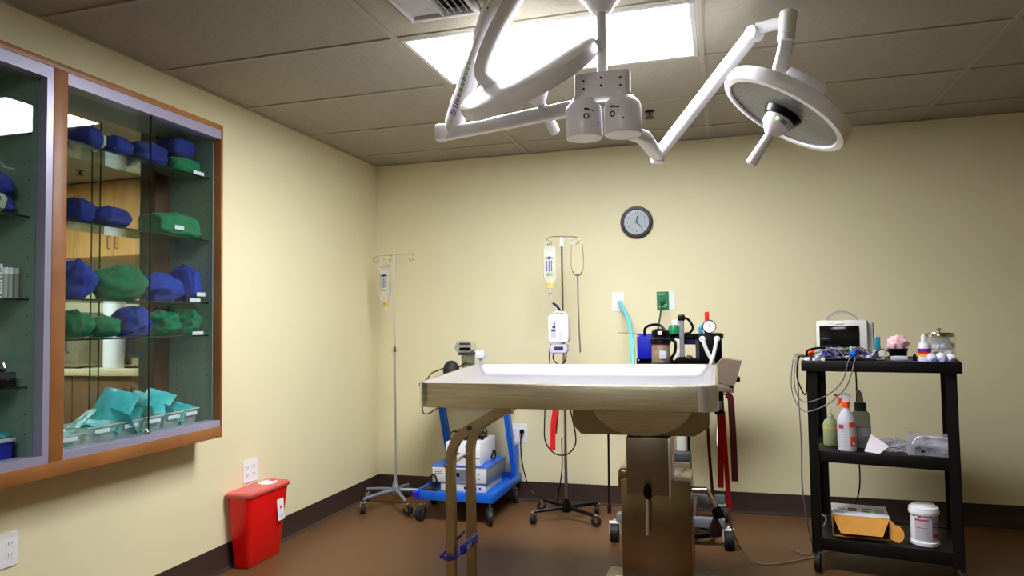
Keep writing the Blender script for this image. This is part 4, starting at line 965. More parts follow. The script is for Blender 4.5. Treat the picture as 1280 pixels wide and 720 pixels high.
# outer apron + rim + sloped basin
MB().loft([ring(TW-.012, TD-.012, .055, -.100), ring(TW, TD, .06, -.098), ring(TW, TD, .06, -.006), ring(TW-.004, TD-.004, .058, 0), ring(TW-.02, TD-.02, .052, 0), ring(TW-.02, TD-.02, .052, -.098)], cap=False).build('apron', M_APRON, t)
MB().loft([ring(TW-.02, TD-.02, .052, -.0005), ring(TW-.055, TD-.055, .05, -.001), ring(TW-.075, TD-.075, .045, -.010), ring(TW-.13, TD-.13, .035, -.046), ring(TW-.17, TD-.17, .03, -.052), ring(TW-.6, TD-.5, .02, -.056)], cap=False).build('tray_rim', M_TOPSTEEL, t)
MB().loft([ring(TW-.6, TD-.5, .02, -.056), ring(TW-.6, TD-.5, .02, -.066)]).build('tray_floor', M_TOPSTEEL, t)
MB().loft([ring(TW-.022, TD-.022, .052, -.088), ring(TW-.022, TD-.022, .052, -.095)]).build('underside_pan', M_STEEL, t)
# corner wrap plate at the right front
for x_, y_ in ((tx1-.0585, ty0+.0585),):
    MB().lathe([(0, tz(y_)-.100), (.0605, tz(y_)-.100), (.0605, tz(y_)-.005), (0, tz(y_)-.005)], 40, Matrix.Translation((x_, y_, 0))).build('corner_cap', M_POLE, t)
# gear head under the table
gx0, gx1 = 1.822, 2.392
poly = [(gx0, .885), (gx0, .782), (gx0+.035, .744), (gx1-.06, .746), (gx1, .785), (gx1, .885)]
T = Matrix(((1, 0, 0, 0), (0, 0, -1, -1.745), (0, 1, 0, 0), (0, 0, 0, 1)))
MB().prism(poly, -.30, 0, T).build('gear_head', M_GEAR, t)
arc = [(1.905, .885)]+[(2.118+.213*math.cos(PI+PI*k/24), .885-.142*math.sin(PI*k/24)) for k in range(25)]+[(2.33, .885)]
MB().prism(arc, 0, .012, T).build('tilt_disc', M_APRON, t)
# telescopic column and base
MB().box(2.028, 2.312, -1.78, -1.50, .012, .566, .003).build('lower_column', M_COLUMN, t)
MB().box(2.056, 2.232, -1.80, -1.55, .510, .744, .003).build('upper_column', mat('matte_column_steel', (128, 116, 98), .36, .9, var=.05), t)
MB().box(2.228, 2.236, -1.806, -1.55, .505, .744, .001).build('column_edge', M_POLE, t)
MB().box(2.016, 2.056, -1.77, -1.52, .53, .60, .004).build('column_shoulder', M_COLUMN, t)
MB().box(1.90, 2.44, -2.0, -1.32, .012, .05, .01).build('base_plate', M_STEEL, t)
for x_ in (1.93, 2.41):
    for y_ in (-1.96, -1.36): MB().lathe([(0, 0), (.02, 0), (.018, .013), (0, .013)], 14, Matrix.Translation((x_, y_, 0))).build('foot', M_RUBBER, t)
MB().box(1.985, 2.03, -1.76, -1.70, .05, .14, .004).build('pedal_guard', M_TOPSTEEL, t)
MB().box(2.10, 2.15, -1.83, -1.775, .05, .065).build('pedal', M_RUBBER, t)
kn = MB().lathe([(0, 0), (.008, .002), (.016, .02), (.017, .04), (.010, .062), (0, .066)], 16, Matrix.Translation((2.142, -1.825, .498)), sy=.8).build('crank_knob', M_BLACK, t)
MB().rod((2.142, -1.802, .53), (2.142, -1.83, .53), .007, n=10).build('crank_axle', M_CHROME, t)
MB().rod((2.142, -1.826, .50), (2.138, -1.828, .356), .0065, n=12).build('crank_rod', M_TOPSTEEL, t)
# side lever to the right of the column
MB().rod((2.235, -1.70, .518), (2.375, -1.70, .523), .011, n=14).build('side_lever', M_CHROME, t)
MB().rod((2.375, -1.70, .525), (2.41, -1.70, .445), .009, n=14).build('side_lever', M_CHROME, t)
MB().lathe([(0, -.03), (.02, -.02), (.024, 0), (.02, .02), (0, .03)], 18, frame((2.415, -1.70, .43), (.4, 0, -1))).build('lever_knob', M_BLACK, t)
# folding twin-bar leg at the left end
bx_ = 1.335
def bar(y): return MB().tube([(1.62, y, .875), (1.56, y, .86), (1.46, y, .805), (1.412, y, .775), (1.372, y, .735), (1.351, y, .68), (1.347, y, .60), (1.347, y, .30), (1.347, y, .03)], 0, flat=(.036, .036), up=(0, 1, 0), k=4).build('support_bar', mat('warm_brushed_steel', (180, 164, 130), .35, 1, var=.05, scale=10, stretch=(8, 8, 1)), t)
bar(-1.985); bar(-1.74)
MB().rod((1.332, -2.0, .635), (1.332, -1.735, .635), .0075, n=10).build('cross_rung', M_STEEL, t)
MB().rod((1.332, -2.006, .635), (1.332, -2.000, .635), .008, n=10).build('rung_bolt', M_CHROME, t)
MB().rod((1.44, -2.004, .795), (1.44, -2.010, .795), .010, n=12).build('pivot_bolt', M_DGREY, t)
MB().box(1.313, 1.353, -2.01, -1.715, .0, .03, .004).build('floor_shoe', M_RUBBER, t)
t_ = thing('blue_clip', (1.335, -1.87, .25), 'blue plastic strap clipped across the two steel bars of the table leg', 'clip')
MB().tube([(1.322, -2.016, .262), (1.35, -2.018, .258), (1.372, -1.985, .262), (1.37, -1.88, .272), (1.366, -1.78, .283), (1.366, -1.735, .286)], 0, flat=(.02, .006), up=(1, 0, 0), k=5).build('strap_band', M_BLUECLIP, t_)
MB().box(1.372, 1.392, -1.96, -1.77, .258, .300, .008).build('buckle', M_BLUECLIP, t_)
MB().box(1.3922, 1.394, -1.92, -1.87, .268, .290).build('buckle_label', M_PALEPRINT, t_)
MB().tube([(1.306, -2.012, .262), (1.306, -1.72, .286)], 0, flat=(.014, .005), up=(1, 0, 0)).build('strap_band', M_BLUECLIP, t_)

# instrument shelf / transducer at the right rear of the table
t_ = thing('side_tray', (2.48, -1.24, .84), 'grey metal bracket with tilted tray behind the right table end', 'tray')
MB().prism([(0, 0), (.075, .085), (.165, .072), (.135, -.03), (.12, -.06)], 0, .10, F_back(2.375, -1.12, .955)).build('tray_plate', mat('taupe_plastic', (120, 104, 88), .5), t_)
MB().box(2.40, 2.50, -1.22, -1.12, .875, .915, .004).build('tray_bracket', mat('taupe_plastic', (120, 104, 88), .5), t_)
MB().box(2.512, 2.53, -1.2, -1.16, .925, .95, .003).build('latch', M_BLACK, t_)
MB().tube([(2.41, -1.2, .90), (2.37, -1.25, .925), (2.36, -1.289, .95)], .012, 10).build('mount_arm', M_DGREY, t_)
# straps hanging at the right
SY = -1.235
t_ = thing('red_leash', (2.45, SY, .40), 'bright red restraint straps hanging at the right end of the table', 'strap')
MB().box(2.408, 2.452, SY-.02, SY+.02, .775, .885, .006).build('buckle', M_BLACK, t_)
MB().box(2.425, 2.445, SY-.0225, SY-.02, .80, .84).build('buckle_label', M_PALEPRINT, t_)
strap('strap_band', [(2.432, SY-.012, .785), (2.434, SY-.012, .70), (2.430, SY-.012, .58), (2.426, SY-.012, .43)], .028, M_REDSTRAP, None, parent=t_)
strap('strap_band', [(2.446, SY-.004, .79), (2.450, SY-.004, .66), (2.456, SY-.004, .50), (2.462, SY-.004, .36)], .022, M_REDSTRAP, None, parent=t_)
MB().box(2.447, 2.478, SY-.014, SY+.006, .335, .365, .006).build('red_clip', M_REDSTRAP, t_)
t_ = thing('maroon_leash', (2.49, SY, .40), 'dark maroon strap hanging rightmost beside the table end', 'strap')
strap('strap_band', [(2.462, SY-.0, .868), (2.482, SY, .855), (2.486, SY, .78), (2.490, SY, .64), (2.492, SY, .46)], .03, M_MAROON, None, parent=t_)
MB().tube([(2.462, SY, .868), (2.44, SY, .872), (2.41, SY+.02, .88)], .004, 8).build('hook', M_CHROME, t_)
strap('dark_leash', [(2.372, -1.3, .88), (2.376, -1.3, .72), (2.382, -1.3, .55), (2.392, -1.3, .38), (2.396, -1.3, .30)], .014, M_MAROON, 'thin dark red strap hanging under the right end of the table', 'strap')
MB().lathe([(0, 0), (.028, .01), (.032, .04), (.02, .07), (.006, .1), (0, .1)], 18, Matrix.Translation((2.398, -1.3, .21))).build('rubber_bulb', mat('purple_rubber', (60, 16, 50), .5), None, 'dark purple rubber bulb at the end of the thin strap', 'bulb')
strap('black_leash', [(1.903, -1.29, .745), (1.904, -1.29, .66), (1.902, -1.29, .50), (1.900, -1.29, .32)], .010, M_BLKSTRAP, 'thin black strap hanging straight under the table left of the column', 'strap')
MB().box(1.892, 1.91, -1.297, -1.283, .29, .33, .003).build('strap_end', M_MAROON, None, 'small dark tab at the bottom of the black strap', 'strap end')

# ================================================================== ANAESTHESIA MACHINE
AY = -.60
t = thing('anesthesia_machine', (2.2, -.5, 0), 'anesthesia machine on a grey wheeled base behind the operating table', 'medical machine')
def bx(name, m_, x0, x1, y0, y1, z0, z1, bev=.004, parent=None, label=None): return MB().box(x0, x1, y0, y1, z0, z1, bev).build(name, m_, parent or t, label=label)
for s_, (xa, xb) in ((0, (1.86, 2.44)),):
    bx('base_rail', M_GREYMET, xa, xb, -.78, -.73, .105, .155); bx('base_rail', M_GREYMET, xa, xb, -.25, -.20, .105, .155)
bx('base_cross', M_GREYMET, 2.12, 2.28, -.73, -.25, .11, .15)
for x_, y_ in ((1.845, -.755), (2.455, -.755), (1.87, -.225), (2.43, -.225)):
    caster(t, x_, y_, .115, r=.048, w_=.05, yaw=-PI/2+.1, brk=M_WHITE)
bx('base_box', mat('brown_grey_housing', (112, 92, 76), .5), 2.135, 2.26, -.68, -.42, .151, .43)
bx('column', M_DEVICE, 2.185, 2.235, -.56, -.50, .43, 1.0, .006)
MB().tube([(2.25, -.55, .44), (2.252, -.55, .60), (2.25, -.55, .80), (2.245, -.55, .95)], .008, 10).build('black_hose', M_BLACK, t)
bx('foot_box', M_DGREY, 2.14, 2.262, -.66, -.52, .431, .475, .006)
MB().tube([(2.12, -.62, .06), (2.25, -.70, .035), (2.36, -.66, .04), (2.34, -.52, .03), (2.2, -.45, .04)], .014, 10).build('floor_hose', M_BLACK, t)
# upper frame
zf = .985
bx('blue_panel', M_BLUEDEV, 1.975, 2.075, -.60, -.585, zf, 1.152, .002)
bx('top_bar', M_BLACK, 2.06, 2.46, -.60, -.55, 1.118, 1.148, .003)
bx('bottom_bar', M_BLACK, 1.97, 2.44, -.60, -.54, .975, 1.008, .003)
bx('blue_block', M_BLUEDEV, 2.22, 2.34, -.575, -.54, 1.085, 1.142, .004)
bx('frame_post', M_DGREY, 2.305, 2.325, -.58, -.55, 1.0, 1.13, .002)
bx('valve_block', M_BLACK, 2.325, 2.45, -.62, -.54, .995, 1.15, .004)
for x_ in (1.983, 2.067):
    for z_ in (.998, 1.138): MB().rod((x_, -.600, z_), (x_, -.603, z_), .004, n=8).build('panel_screw', M_WHITE, t)
# absorber canister
Tc = Matrix.Translation((2.115, -.66, 0))
MB().lathe([(0, .99), (.052, .99), (.052, 1.088), (0, 1.088)], 28, Tc).build('canister', mat('amber_clear_canister', (150, 130, 104), .12, var=.3, scale=30, alpha=.8), t)
MB().lathe([(0, 1.088), (.054, 1.088), (.054, 1.095), (0, 1.095)], 28, Tc).build('canister_band', mat('magenta_gasket', (130, 20, 70), .4), t)
MB().lathe([(0, 1.095), (.058, 1.095), (.058, 1.118), (.05, 1.122), (.052, 1.126), (.052, 1.134), (.048, 1.138), (.05, 1.142), (.048, 1.165), (.03, 1.178), (0, 1.18)], 28, Tc).build('canister_head', M_BLACK, t)
MB().lathe([(.0, 1.124), (.0565, 1.124), (.0565, 1.128), (0, 1.128)], 28, Tc).build('chrome_ring', M_CHROME, t)
MB().box(2.105, 2.128, -.714, -.706, 1.145, 1.165, .001).build('white_mark', M_WHITE, t)
MB().lathe([(0, .975), (.056, .975), (.056, .992), (0, .992)], 28, Tc).build('canister_base', M_DGREY, t)
MB().box(2.112, 2.15, -.716, -.711, 1.01, 1.055, .001).build('canister_label', M_PALEPRINT, t)
# black hoses
MB().tube([(2.02, -.60, 1.14), (2.025, -.61, 1.18), (2.06, -.63, 1.2), (2.11, -.65, 1.2), (2.14, -.66, 1.175)], .008, 10).build('black_hose', M_BLACK, t)
MB().tube([(2.165, -.63, 1.12), (2.195, -.63, 1.10), (2.19, -.63, 1.04), (2.16, -.63, 1.0)], .0085, 10).build('black_hose', M_BLACK, t)
MB().tube([(2.195, -.64, 1.12), (2.222, -.64, 1.09), (2.215, -.64, 1.04), (2.185, -.64, 1.0)], .0065, 10).build('white_hose', M_WHOSE, t)
# flow meter tube
MB().box(2.221, 2.247, -.66, -.635, .99, 1.235, .004).build('flow_tube', mat('smoky_clear_tube', (120, 120, 124), .12, var=.2, scale=40, alpha=.8), t)
MB().box(2.214, 2.254, -.665, -.63, 1.222, 1.258, .008).build('flow_cap', M_BLACK, t)
MB().tube([(2.25, -.64, 1.24), (2.275, -.64, 1.225), (2.295, -.64, 1.185), (2.28, -.64, 1.155), (2.25, -.64, 1.15)], .007, 10).build('black_hose', M_BLACK, t)
bx('flow_base', M_BLACK, 2.214, 2.254, -.665, -.63, .985, 1.02)
MB().tube([(2.255, -.645, 1.02), (2.275, -.645, 1.022), (2.29, -.645, 1.012)], .006, 8).build('brass_valve', mat('brown_brass', (90, 60, 40), .35, .7), t)
MB().lathe([(0, 0), (.032, 0), (.034, .03), (.026, .05), (0, .052)], 18, Matrix.Translation((2.19, -.62, 1.148))).build('green_knob', M_GREEN, t)
MB().lathe([(0, 0), (.018, 0), (.018, .024), (0, .028)], 18, Matrix.Translation((2.197, -.62, 1.20))).build('white_knob', M_WHITE, t)
# pressure gauge and red valve
gc = V((2.385, -.63, 1.187))
g = MB().lathe([(0, -.02), (.036, -.02), (.038, -.012), (.038, .004), (.034, .006), (.033, .001), (0, .001)], 32, F_back(*gc)).build('pressure_gauge', M_BLACK, t)
MB().lathe([(0, .001), (.033, .001), (.033, .003), (0, .003)], 32, F_back(*gc)).build('gauge_face', M_PAPER, g)
MB().box(-.001, .001, -.003, .018, .003, .004, T=F_back(*gc)).build('gauge_needle', M_BLACK, g)
MB().lathe([(0, 0), (.0125, 0), (.0125, .062), (.011, .066), (0, .066)], 20, Matrix.Translation((2.373, -.58, 1.205))).build('red_valve', M_RED, t, label='bright red valve cap')
MB().tube([(2.37, -.57, 1.15), (2.37, -.57, 1.21)], .014, 12).build('valve_stem', M_BLACK, t)
MB().tube([(2.34, -.60, 1.15), (2.335, -.61, 1.175), (2.35, -.61, 1.19), (2.365, -.61, 1.185)], .012, 10).build('blue_connector', mat('sky_blue_connector', (60, 160, 210), .35), t)
# crossed clear breathing hoses
bh = thing('breathing_hoses', (2.38, -.66, .90), 'pair of crossed translucent white breathing hoses on the anesthesia machine', 'hoses')
MB().tube([(2.345, -.635, 1.118), (2.347, -.655, 1.118), (2.37, -.665, 1.05), (2.395, -.67, 1.0), (2.42, -.68, .93)], .011, 10).build('hose', M_WHOSE, bh)
MB().tube([(2.425, -.635, 1.118), (2.424, -.66, 1.115), (2.41, -.68, 1.05), (2.395, -.69, 1.0), (2.375, -.69, .94)], .011, 10).build('hose', M_WHOSE, bh)
for x_ in (2.345, 2.425): MB().lathe([(0, 0), (.017, 0), (.017, .018), (.008, .02), (0, .02)], 16, F_back(x_, -.622, 1.118)).build('port', M_WHITE, bh)
MB().tube([(2.42, -.68, .93), (2.44, -.8, .80), (2.42, -1.0, .62), (2.44, -1.05, .54)], .009, 8).build('hose', M_WHOSE, bh)
# thin metal support rod at left (tray clip)
MB().tube([(1.865, -.60, 1.158), (1.93, -.60, 1.155), (1.978, -.60, 1.15)], .002, 6).build('support_wire', M_STEEL, t)
# gas hoses to the wall
w1 = at(774, 378, 1, -.03)
MB().tube([(1.80, -.022, 1.352), A(779, 386, -.10), A(786, 402, -.26), A(790, 424, -.42), A(791, 442, -.51), A(791, 458, -.55)], .013, 12).build('scavenging_hose', M_CORRUG, None, 'pale blue hose running from the wall plate to the anesthesia machine', 'hose')
MB().tube([(2.082, -.04, 1.347), (2.08, -.07, 1.32), (2.083, -.2, 1.27), (2.088, -.4, 1.21), (2.095, -.56, 1.17)], .006, 10).build('oxygen_hose', M_BLACK, None, 'thin dark hose hanging from the green oxygen outlet', 'hose')

# ================================================================== BLACK UTILITY CART
CTH = math.radians(-12.2); CC = V((3.205, -.843, 0))
ca, sa = math.cos(CTH), math.sin(CTH)
CT = Matrix.Translation(CC) @ Matrix.Rotation(CTH, 4, 'Z')
def cp(x, y, z): return CT @ V((x, y, z))
t = thing('utility_cart', CC, 'black three-shelf rolling utility cart right of the table', 'cart')
def cbx(name, m_, x0, x1, y0, y1, z0, z1, bev=.004, parent=None, label=None): return MB().box(x0, x1, y0, y1, z0, z1, bev, T=CT).build(name, m_, parent or t, label=label)
Z1_, Z2_, Z3_ = 1.012, .575, .155
def cshelf(z, lip, over=0):
    X, Y = .305+over, .225+over
    p_ = cbx('shelf', M_BLACKM, -X, X, -Y, Y, z-.014, z, .003)
    for a in ((-X, X, -Y-.004, -Y+.010, z-lip, z+.006), (-X, X, Y-.01, Y+.004, z-lip, z+.006), (-X-.004, -X+.01, -Y, Y, z-lip, z+.006), (X-.01, X+.004, -Y, Y, z-lip, z+.006)):
        MB().box(*a, .004, T=CT).build('shelf_lip', M_BLACKM, p_)
cshelf(Z1_, .045, .028); cshelf(Z2_, .05); cshelf(Z3_, .055)
for x_ in (-1, 1):
    for y_ in (-1, 1):
        X0, X1 = sorted((x_*.316, x_*.272)); Y0, Y1 = sorted((y_*.236, y_*.200))
        b = MB(); xo = x_*.316; yo = y_*.236
        b.box(*sorted((xo, xo-x_*.046)), *sorted((yo, yo-y_*.006)), .085, Z1_-.03, .001, T=CT, seg=1); b.box(*sorted((xo, xo-x_*.006)), *sorted((yo, yo-y_*.046)), .085, Z1_-.03, .001, T=CT, seg=1)
        b.build('leg', M_BLACKM, t)
        q = cp(x_*.292, y_*.212, 0); caster(t, q.x, q.y, .11, r=.043, w_=.03, yaw=-PI/2+x_*.25)
zT = Z1_+.001
def cth(name, x, y, z, label, cat, group=None): return thing(name, cp(x, y, z), label, cat, group)
# vital signs monitor
def cm(parent, name, m_, x0, x1, y0, y1, z0, z1, bev=.003, label=None, extra=0): return MB().box(x0, x1, y0, y1, z0, z1, bev, T=CT).build(name, m_, parent, label=label)
t_ = cth('patient_monitor', -.165, .05, zT, 'beige patient monitor with dark screen on the black cart top', 'monitor')
cm(t_, 'casing', M_DEVICE, -.285, -.045, -.03, .09, zT, zT+.20, .012)
cm(t_, 'rear_housing', M_DEVICE, -.27, -.02, .0, .12, zT+.01, zT+.19, .014)
cm(t_, 'screen', M_SCREEN, -.268, -.083, -.034, -.029, zT+.062, zT+.172, .001)
cm(t_, 'screen_badge', M_WHITE, -.195, -.155, -.0335, -.029, zT+.18, zT+.19, .001)
cm(t_, 'lower_panel', M_DGREY, -.275, -.075, -.034, -.029, zT+.01, zT+.05, .001)
MB().tube([cp(-.245, .03, zT+.19), cp(-.22, .03, zT+.225), cp(-.165, .03, zT+.245), cp(-.11, .03, zT+.225), cp(-.085, .03, zT+.19)], 0, flat=(.03, .012), up=(0, 0, 1), k=5).build('carry_handle', mat('grey_handle', (150, 148, 138), .5), t_)
cm(t_, 'cable_port', mat('teal_connector', (10, 130, 160), .4), -.014, .010, -.05, -.01, zT+.05, zT+.115, .004)
cm(t_, 'port_block', M_DEVICE, -.02, .03, -.06, .0, zT, zT+.05, .006)
# tangle of leads in front of the monitor
t_ = cth('monitor_leads', -.16, -.12, zT, 'tangle of grey and blue monitor leads in front of the screen', 'cables')
random.seed(11)
for k in range(22):
    pts = []; x = -.27+random.random()*.05; L_ = .16+random.random()*.12; yb = -.05-random.random()*.13
    for q in range(7):
        pts.append(cp(x+L_*q/6, yb+.04*math.sin(q*1.3+k), zT+.006+abs((.018+.035*(k % 3 == 0))*math.sin(q*1.1+k*.7))+.003*(k % 4)))
    MB().tube(pts, .0032, 6, k=4).build('lead', [M_CABLE, M_DEVICE, M_BLACK, M_CABLE, M_BLUEDEV][k % 5], t_)
for k, (a, c) in enumerate((((-.245, -.11), M_BLUEDEV), ((-.225, -.10), M_BLUEDEV), ((-.03, -.19), M_LILAC), ((-.01, -.17), M_LILAC))):
    MB().box(-.02, .02, -.011, .011, 0, .02, .006, T=CT @ Matrix.Translation((a[0], a[1], zT+.012+.01*(k % 2))) @ Matrix.Rotation(.4*k, 4, 'Z')).build('lead_connector', c, t_)
MB().box(-.014, .014, -.02, .02, 0, .03, .008, T=CT @ Matrix.Translation((-.105, -.21, zT+.022)) @ Matrix.Rotation(.5, 4, 'X')).build('blue_connector', M_BLUECART, t_)
MB().rod(cp(-.112, -.195, zT+.05), cp(-.112, -.195, zT+.072), .009, n=12).build('yellow_tip', mat('lime_plastic', (170, 220, 90), .4), t_)
# cables hanging over the front and left edge
def cable(name, pts, m_, label, r=.0028): return MB().tube([cp(*p_) for p_ in pts], r, 7, k=6).build(name, m_, None, label, 'cable', 'cables hanging off the black cart')
cable('hanging_cable', [(-.11, -.215, zT+.03), (-.125, -.262, zT+.0), (-.15, -.268, .93), (-.20, -.272, .87), (-.27, -.275, .83), (-.33, -.275, .82), (-.362, -.262, .86), (-.37, -.25, .94), (-.36, -.2, zT+.02), (-.33, -.15, zT+.02)], M_CABLE, 'upper of the two grey cables draped across the cart front')
cable('hanging_cable', [(-.095, -.215, zT+.03), (-.10, -.265, zT-.005), (-.135, -.275, .90), (-.21, -.28, .82), (-.30, -.285, .775), (-.345, -.275, .785), (-.378, -.262, .85), (-.385, -.25, .93), (-.37, -.2, zT+.025), (-.32, -.12, zT+.03)], M_CABLE, 'lower of the two grey cables draped across the cart front')
cable('hanging_cable', [(-.33, -.10, zT+.02), (-.362, -.12, zT+.015), (-.372, -.13, .93), (-.35, -.135, .86), (-.335, -.135, .84), (-.328, -.135, .88), (-.322, -.135, .96)], M_BLACK, 'black cable loop off the left cart edge', .0036)
cable('power_lead', [(-.335, -.06, zT+.012), (-.368, -.08, zT), (-.372, -.10, .85), (-.365, -.11, .60), (-.368, -.11, .38), (-.35, -.10, .18), (-.34, -.04, .02), (-.45, .02, .008)], M_CABLE, 'long grey lead hanging down beside the left cart legs', .0035)
cable('power_lead', [(-.12, .235, .98), (-.12, .25, .80), (-.135, .25, .62), (-.12, .25, .42), (-.13, .25, .28), (-.18, .25, .16)], M_BLACK, 'black lead hanging behind the cart shelves', .004)
MB().tube([V((2.46, -1.16, .36)), V((2.462, -1.14, .26)), V((2.50, -1.0, .10)), V((2.56, -.97, .012)), V((2.66, -.98, .006)), V((2.78, -.90, .006)), V((2.88, -.80, .006)), V((3.0, -.66, .008)), V((3.05, -.55, .02))], .004, 7, k=8).build('floor_cord', mat('pale_cord', (150, 130, 120), .5), None, 'pale cord crossing the floor between the table and the black cart', 'cord')
# small items left of the monitor
t_ = cth('orange_sensor', -.31, -.05, zT, 'orange and white sensor clip at the left end of the cart top', 'sensor')
MB().lathe([(0, 0), (.022, .004), (.026, .02), (.018, .036), (0, .04)], 18, CT @ Matrix.Translation((-.306, -.10, zT+.018))).build('orange_cap', M_ORANGE, t_)
MB().box(-.29, -.25, -.12, -.07, zT, zT+.045, .008, T=CT).build('white_block', M_WHITE, t_)
MB().box(-.327, -.285, -.125, -.075, zT, zT+.02, .004, T=CT).build('clip_body', M_DGREY, t_)
MB().tube([cp(-.325, -.13, zT+.02), cp(-.315, -.14, zT+.05), cp(-.27, -.13, zT+.062), cp(-.24, -.1, zT+.06)], .006, 8).build('black_band', M_BLACK, t_)
MB().box(-.30, -.245, .0, .05, zT+.055, zT+.085, .01, T=CT).build('cuff_box', mat('grey_green_plastic', (140, 146, 128), .5), t_)
MB().box(-.285, -.262, .01, .04, zT, zT+.056, .002, T=CT).build('cuff_stand', M_DGREY, t_)
for i, (x_, y_) in enumerate(((-.315, -.19), (-.275, -.20), (-.24, -.205))):
    MB().box(-.014, .014, -.008, .008, 0, .018, .004, T=CT @ Matrix.Translation((x_, y_, zT)) @ Matrix.Rotation(i*.8, 4, 'Z')).build('clip', M_WHITE, None, ['small white clip at the front left cart corner', 'second small white clip from the front left cart corner', 'third small white clip, below the screen corner'][i], 'clip', 'small clips on the cart top')
# pink tissue in black pot
t_ = cth('black_pot', .085, -.03, zT, 'small black pot of pink tissue in the middle of the cart top', 'pot')
MB().lathe([(0, zT), (.034, zT), (.043, zT+.052), (.046, zT+.053), (.046, zT+.058), (.040, zT+.058), (.032, zT+.01), (0, zT+.01)], 28, Matrix.Translation(cp(.085, -.03, 0))).build('pot', M_BLACK, t_)
pk = MB(); nu, nv = 24, 12; vs = []; fs = []
for j in range(nv+1):
    for i in range(nu):
        ph = -PI/2+PI*j/nv; th = 2*PI*i/nu; q = V((math.cos(ph)*math.cos(th), math.cos(ph)*math.sin(th), math.sin(ph))); k = 1+.28*noise.noise(q*2.8+V((7, 0, 0)))+.1*noise.noise(q*6)
        vs.append((q.x*k*.048, q.y*k*.042, q.z*k*.038))
for j in range(nv):
    for i in range(nu): fs.append([j*nu+i, j*nu+(i+1) % nu, (j+1)*nu+(i+1) % nu, (j+1)*nu+i])
pk.add(vs, fs, Matrix.Translation(cp(.085, -.03, zT+.082))).build('tissue', M_PINK, t_)
# white swab packet in front of pot
t_ = cth('gauze_roll', .09, -.19, zT, 'small clear-wrapped gauze roll in front of the black pot', 'gauze')
MB().lathe([(0, -.035), (.013, -.035), (.015, -.02), (.015, .02), (.013, .035), (0, .035)], 16, frame(cp(.09, -.19, zT+.014), CT.to_3x3() @ V((1, .1, 0)))).build('roll', M_PALEPRINT, t_)
MB().lathe([(0, 0), (.008, 0), (.008, .028), (.004, .034), (0, .034)], 14, Matrix.Translation(cp(.155, -.10, zT))).build('small_bottle', M_BLACK, None, 'tiny black bottle between the pot and the white bottle', 'bottle')
MB().box(.125, .30, -.245, -.12, zT, zT+.002, T=CT).build('blue_pad', mat('blue_pad', (60, 60, 170), .8), None, 'flat blue pad on the cart top under the cotton', 'pad')
# white dropper bottle with coloured label
t_ = cth('dropper_bottle', .195, -.14, zT+.002, 'white bottle with purple and yellow label left of the glass jar', 'bottle')
q = cp(.195, -.14, zT+.0025)
MB().lathe([(0, 0), (.026, 0), (.027, .004), (.027, .072), (.022, .085), (.012, .092), (0, .092)], 24, Matrix.Translation(q)).build('bottle_body', M_WHITE, t_)
MB().lathe([(0, .092), (.013, .092), (.011, .118), (.006, .125), (0, .125)], 18, Matrix.Translation(q)).build('cap', M_WHITE, t_)
for z0, z1, m_ in ((.045, .06, mat('purple_print', (90, 30, 150), .5)), (.036, .045, M_RED), (.022, .036, M_YELLOW)):
    MB().lathe([(.0274, z0), (.0278, z0), (.0278, z1), (.0274, z1)], 24, Matrix.Translation(q)).build('label_band', m_, t_)
# glass jar with cotton
t_ = cth('cotton_jar', .262, -.05, zT+.002, 'glass jar with metal lid filled with white cotton', 'jar')
q = cp(.262, -.05, zT+.0025); TJ = Matrix.Translation(q)
MB().lathe([(0, 0), (.062, 0), (.067, .006), (.067, .10), (.060, .112), (.058, .118), (.056, .118), (.056, .112), (.064, .10), (.064, .008), (0, .005)], 36, TJ).build('jar_glass', mat('jar_glass', (232, 234, 232), .08, var=.02, alpha=.13), t_)
lid = MB().lathe([(0, .134), (.02, .134), (.062, .132), (.064, .128), (.064, .112), (.061, .112), (.061, .126), (0, .126)], 36, TJ).build('jar_lid', M_CHROME, t_)
MB().lathe([(0, .134), (.006, .134), (.005, .142), (.011, .147), (.011, .152), (0, .156)], 16, TJ).build('lid_knob', M_CHROME, lid)
def cotton(parent, c, r, seed, name='cotton_ball'):
    b = bmesh.new(); bmesh.ops.create_icosphere(b, subdivisions=2, radius=r)
    for v_ in b.verts: v_.co *= 1+.22*noise.noise(v_.co/r*2+V((seed, 0, 0)))
    return MB().bm(b, Matrix.Translation(c)).build(name, mat('white_cotton', (240, 240, 246), .95, var=.02, bump=.3), parent)
random.seed(5)
for k in range(16):
    a = random.random()*2*PI; rr = .042*math.sqrt(random.random()); cotton(t_, q+V((rr*math.cos(a), rr*math.sin(a), .022+.045*(k//8)+.008*random.random())), .019, k)
MB().box(-.04, .04, -.02, .02, 0, .022, .004, T=CT @ Matrix.Translation((.262, -.05, zT+.088))).build('gauze_stack', M_PAPER, t_)
CB = [(.222, -.185, .022), (.262, -.175, .024), (.298, -.165, .021)]
for i, (x_, y_, r_) in enumerate(CB):
    o = cotton(None, cp(x_, y_, zT+.002+r_*.85), r_, 30+i); tag(o, ['loose cotton ball beside the white bottle', 'loose cotton ball in the middle, in front of the jar', 'loose cotton ball nearest the right cart corner'][i], 'cotton ball', 'loose cotton balls on the cart top')

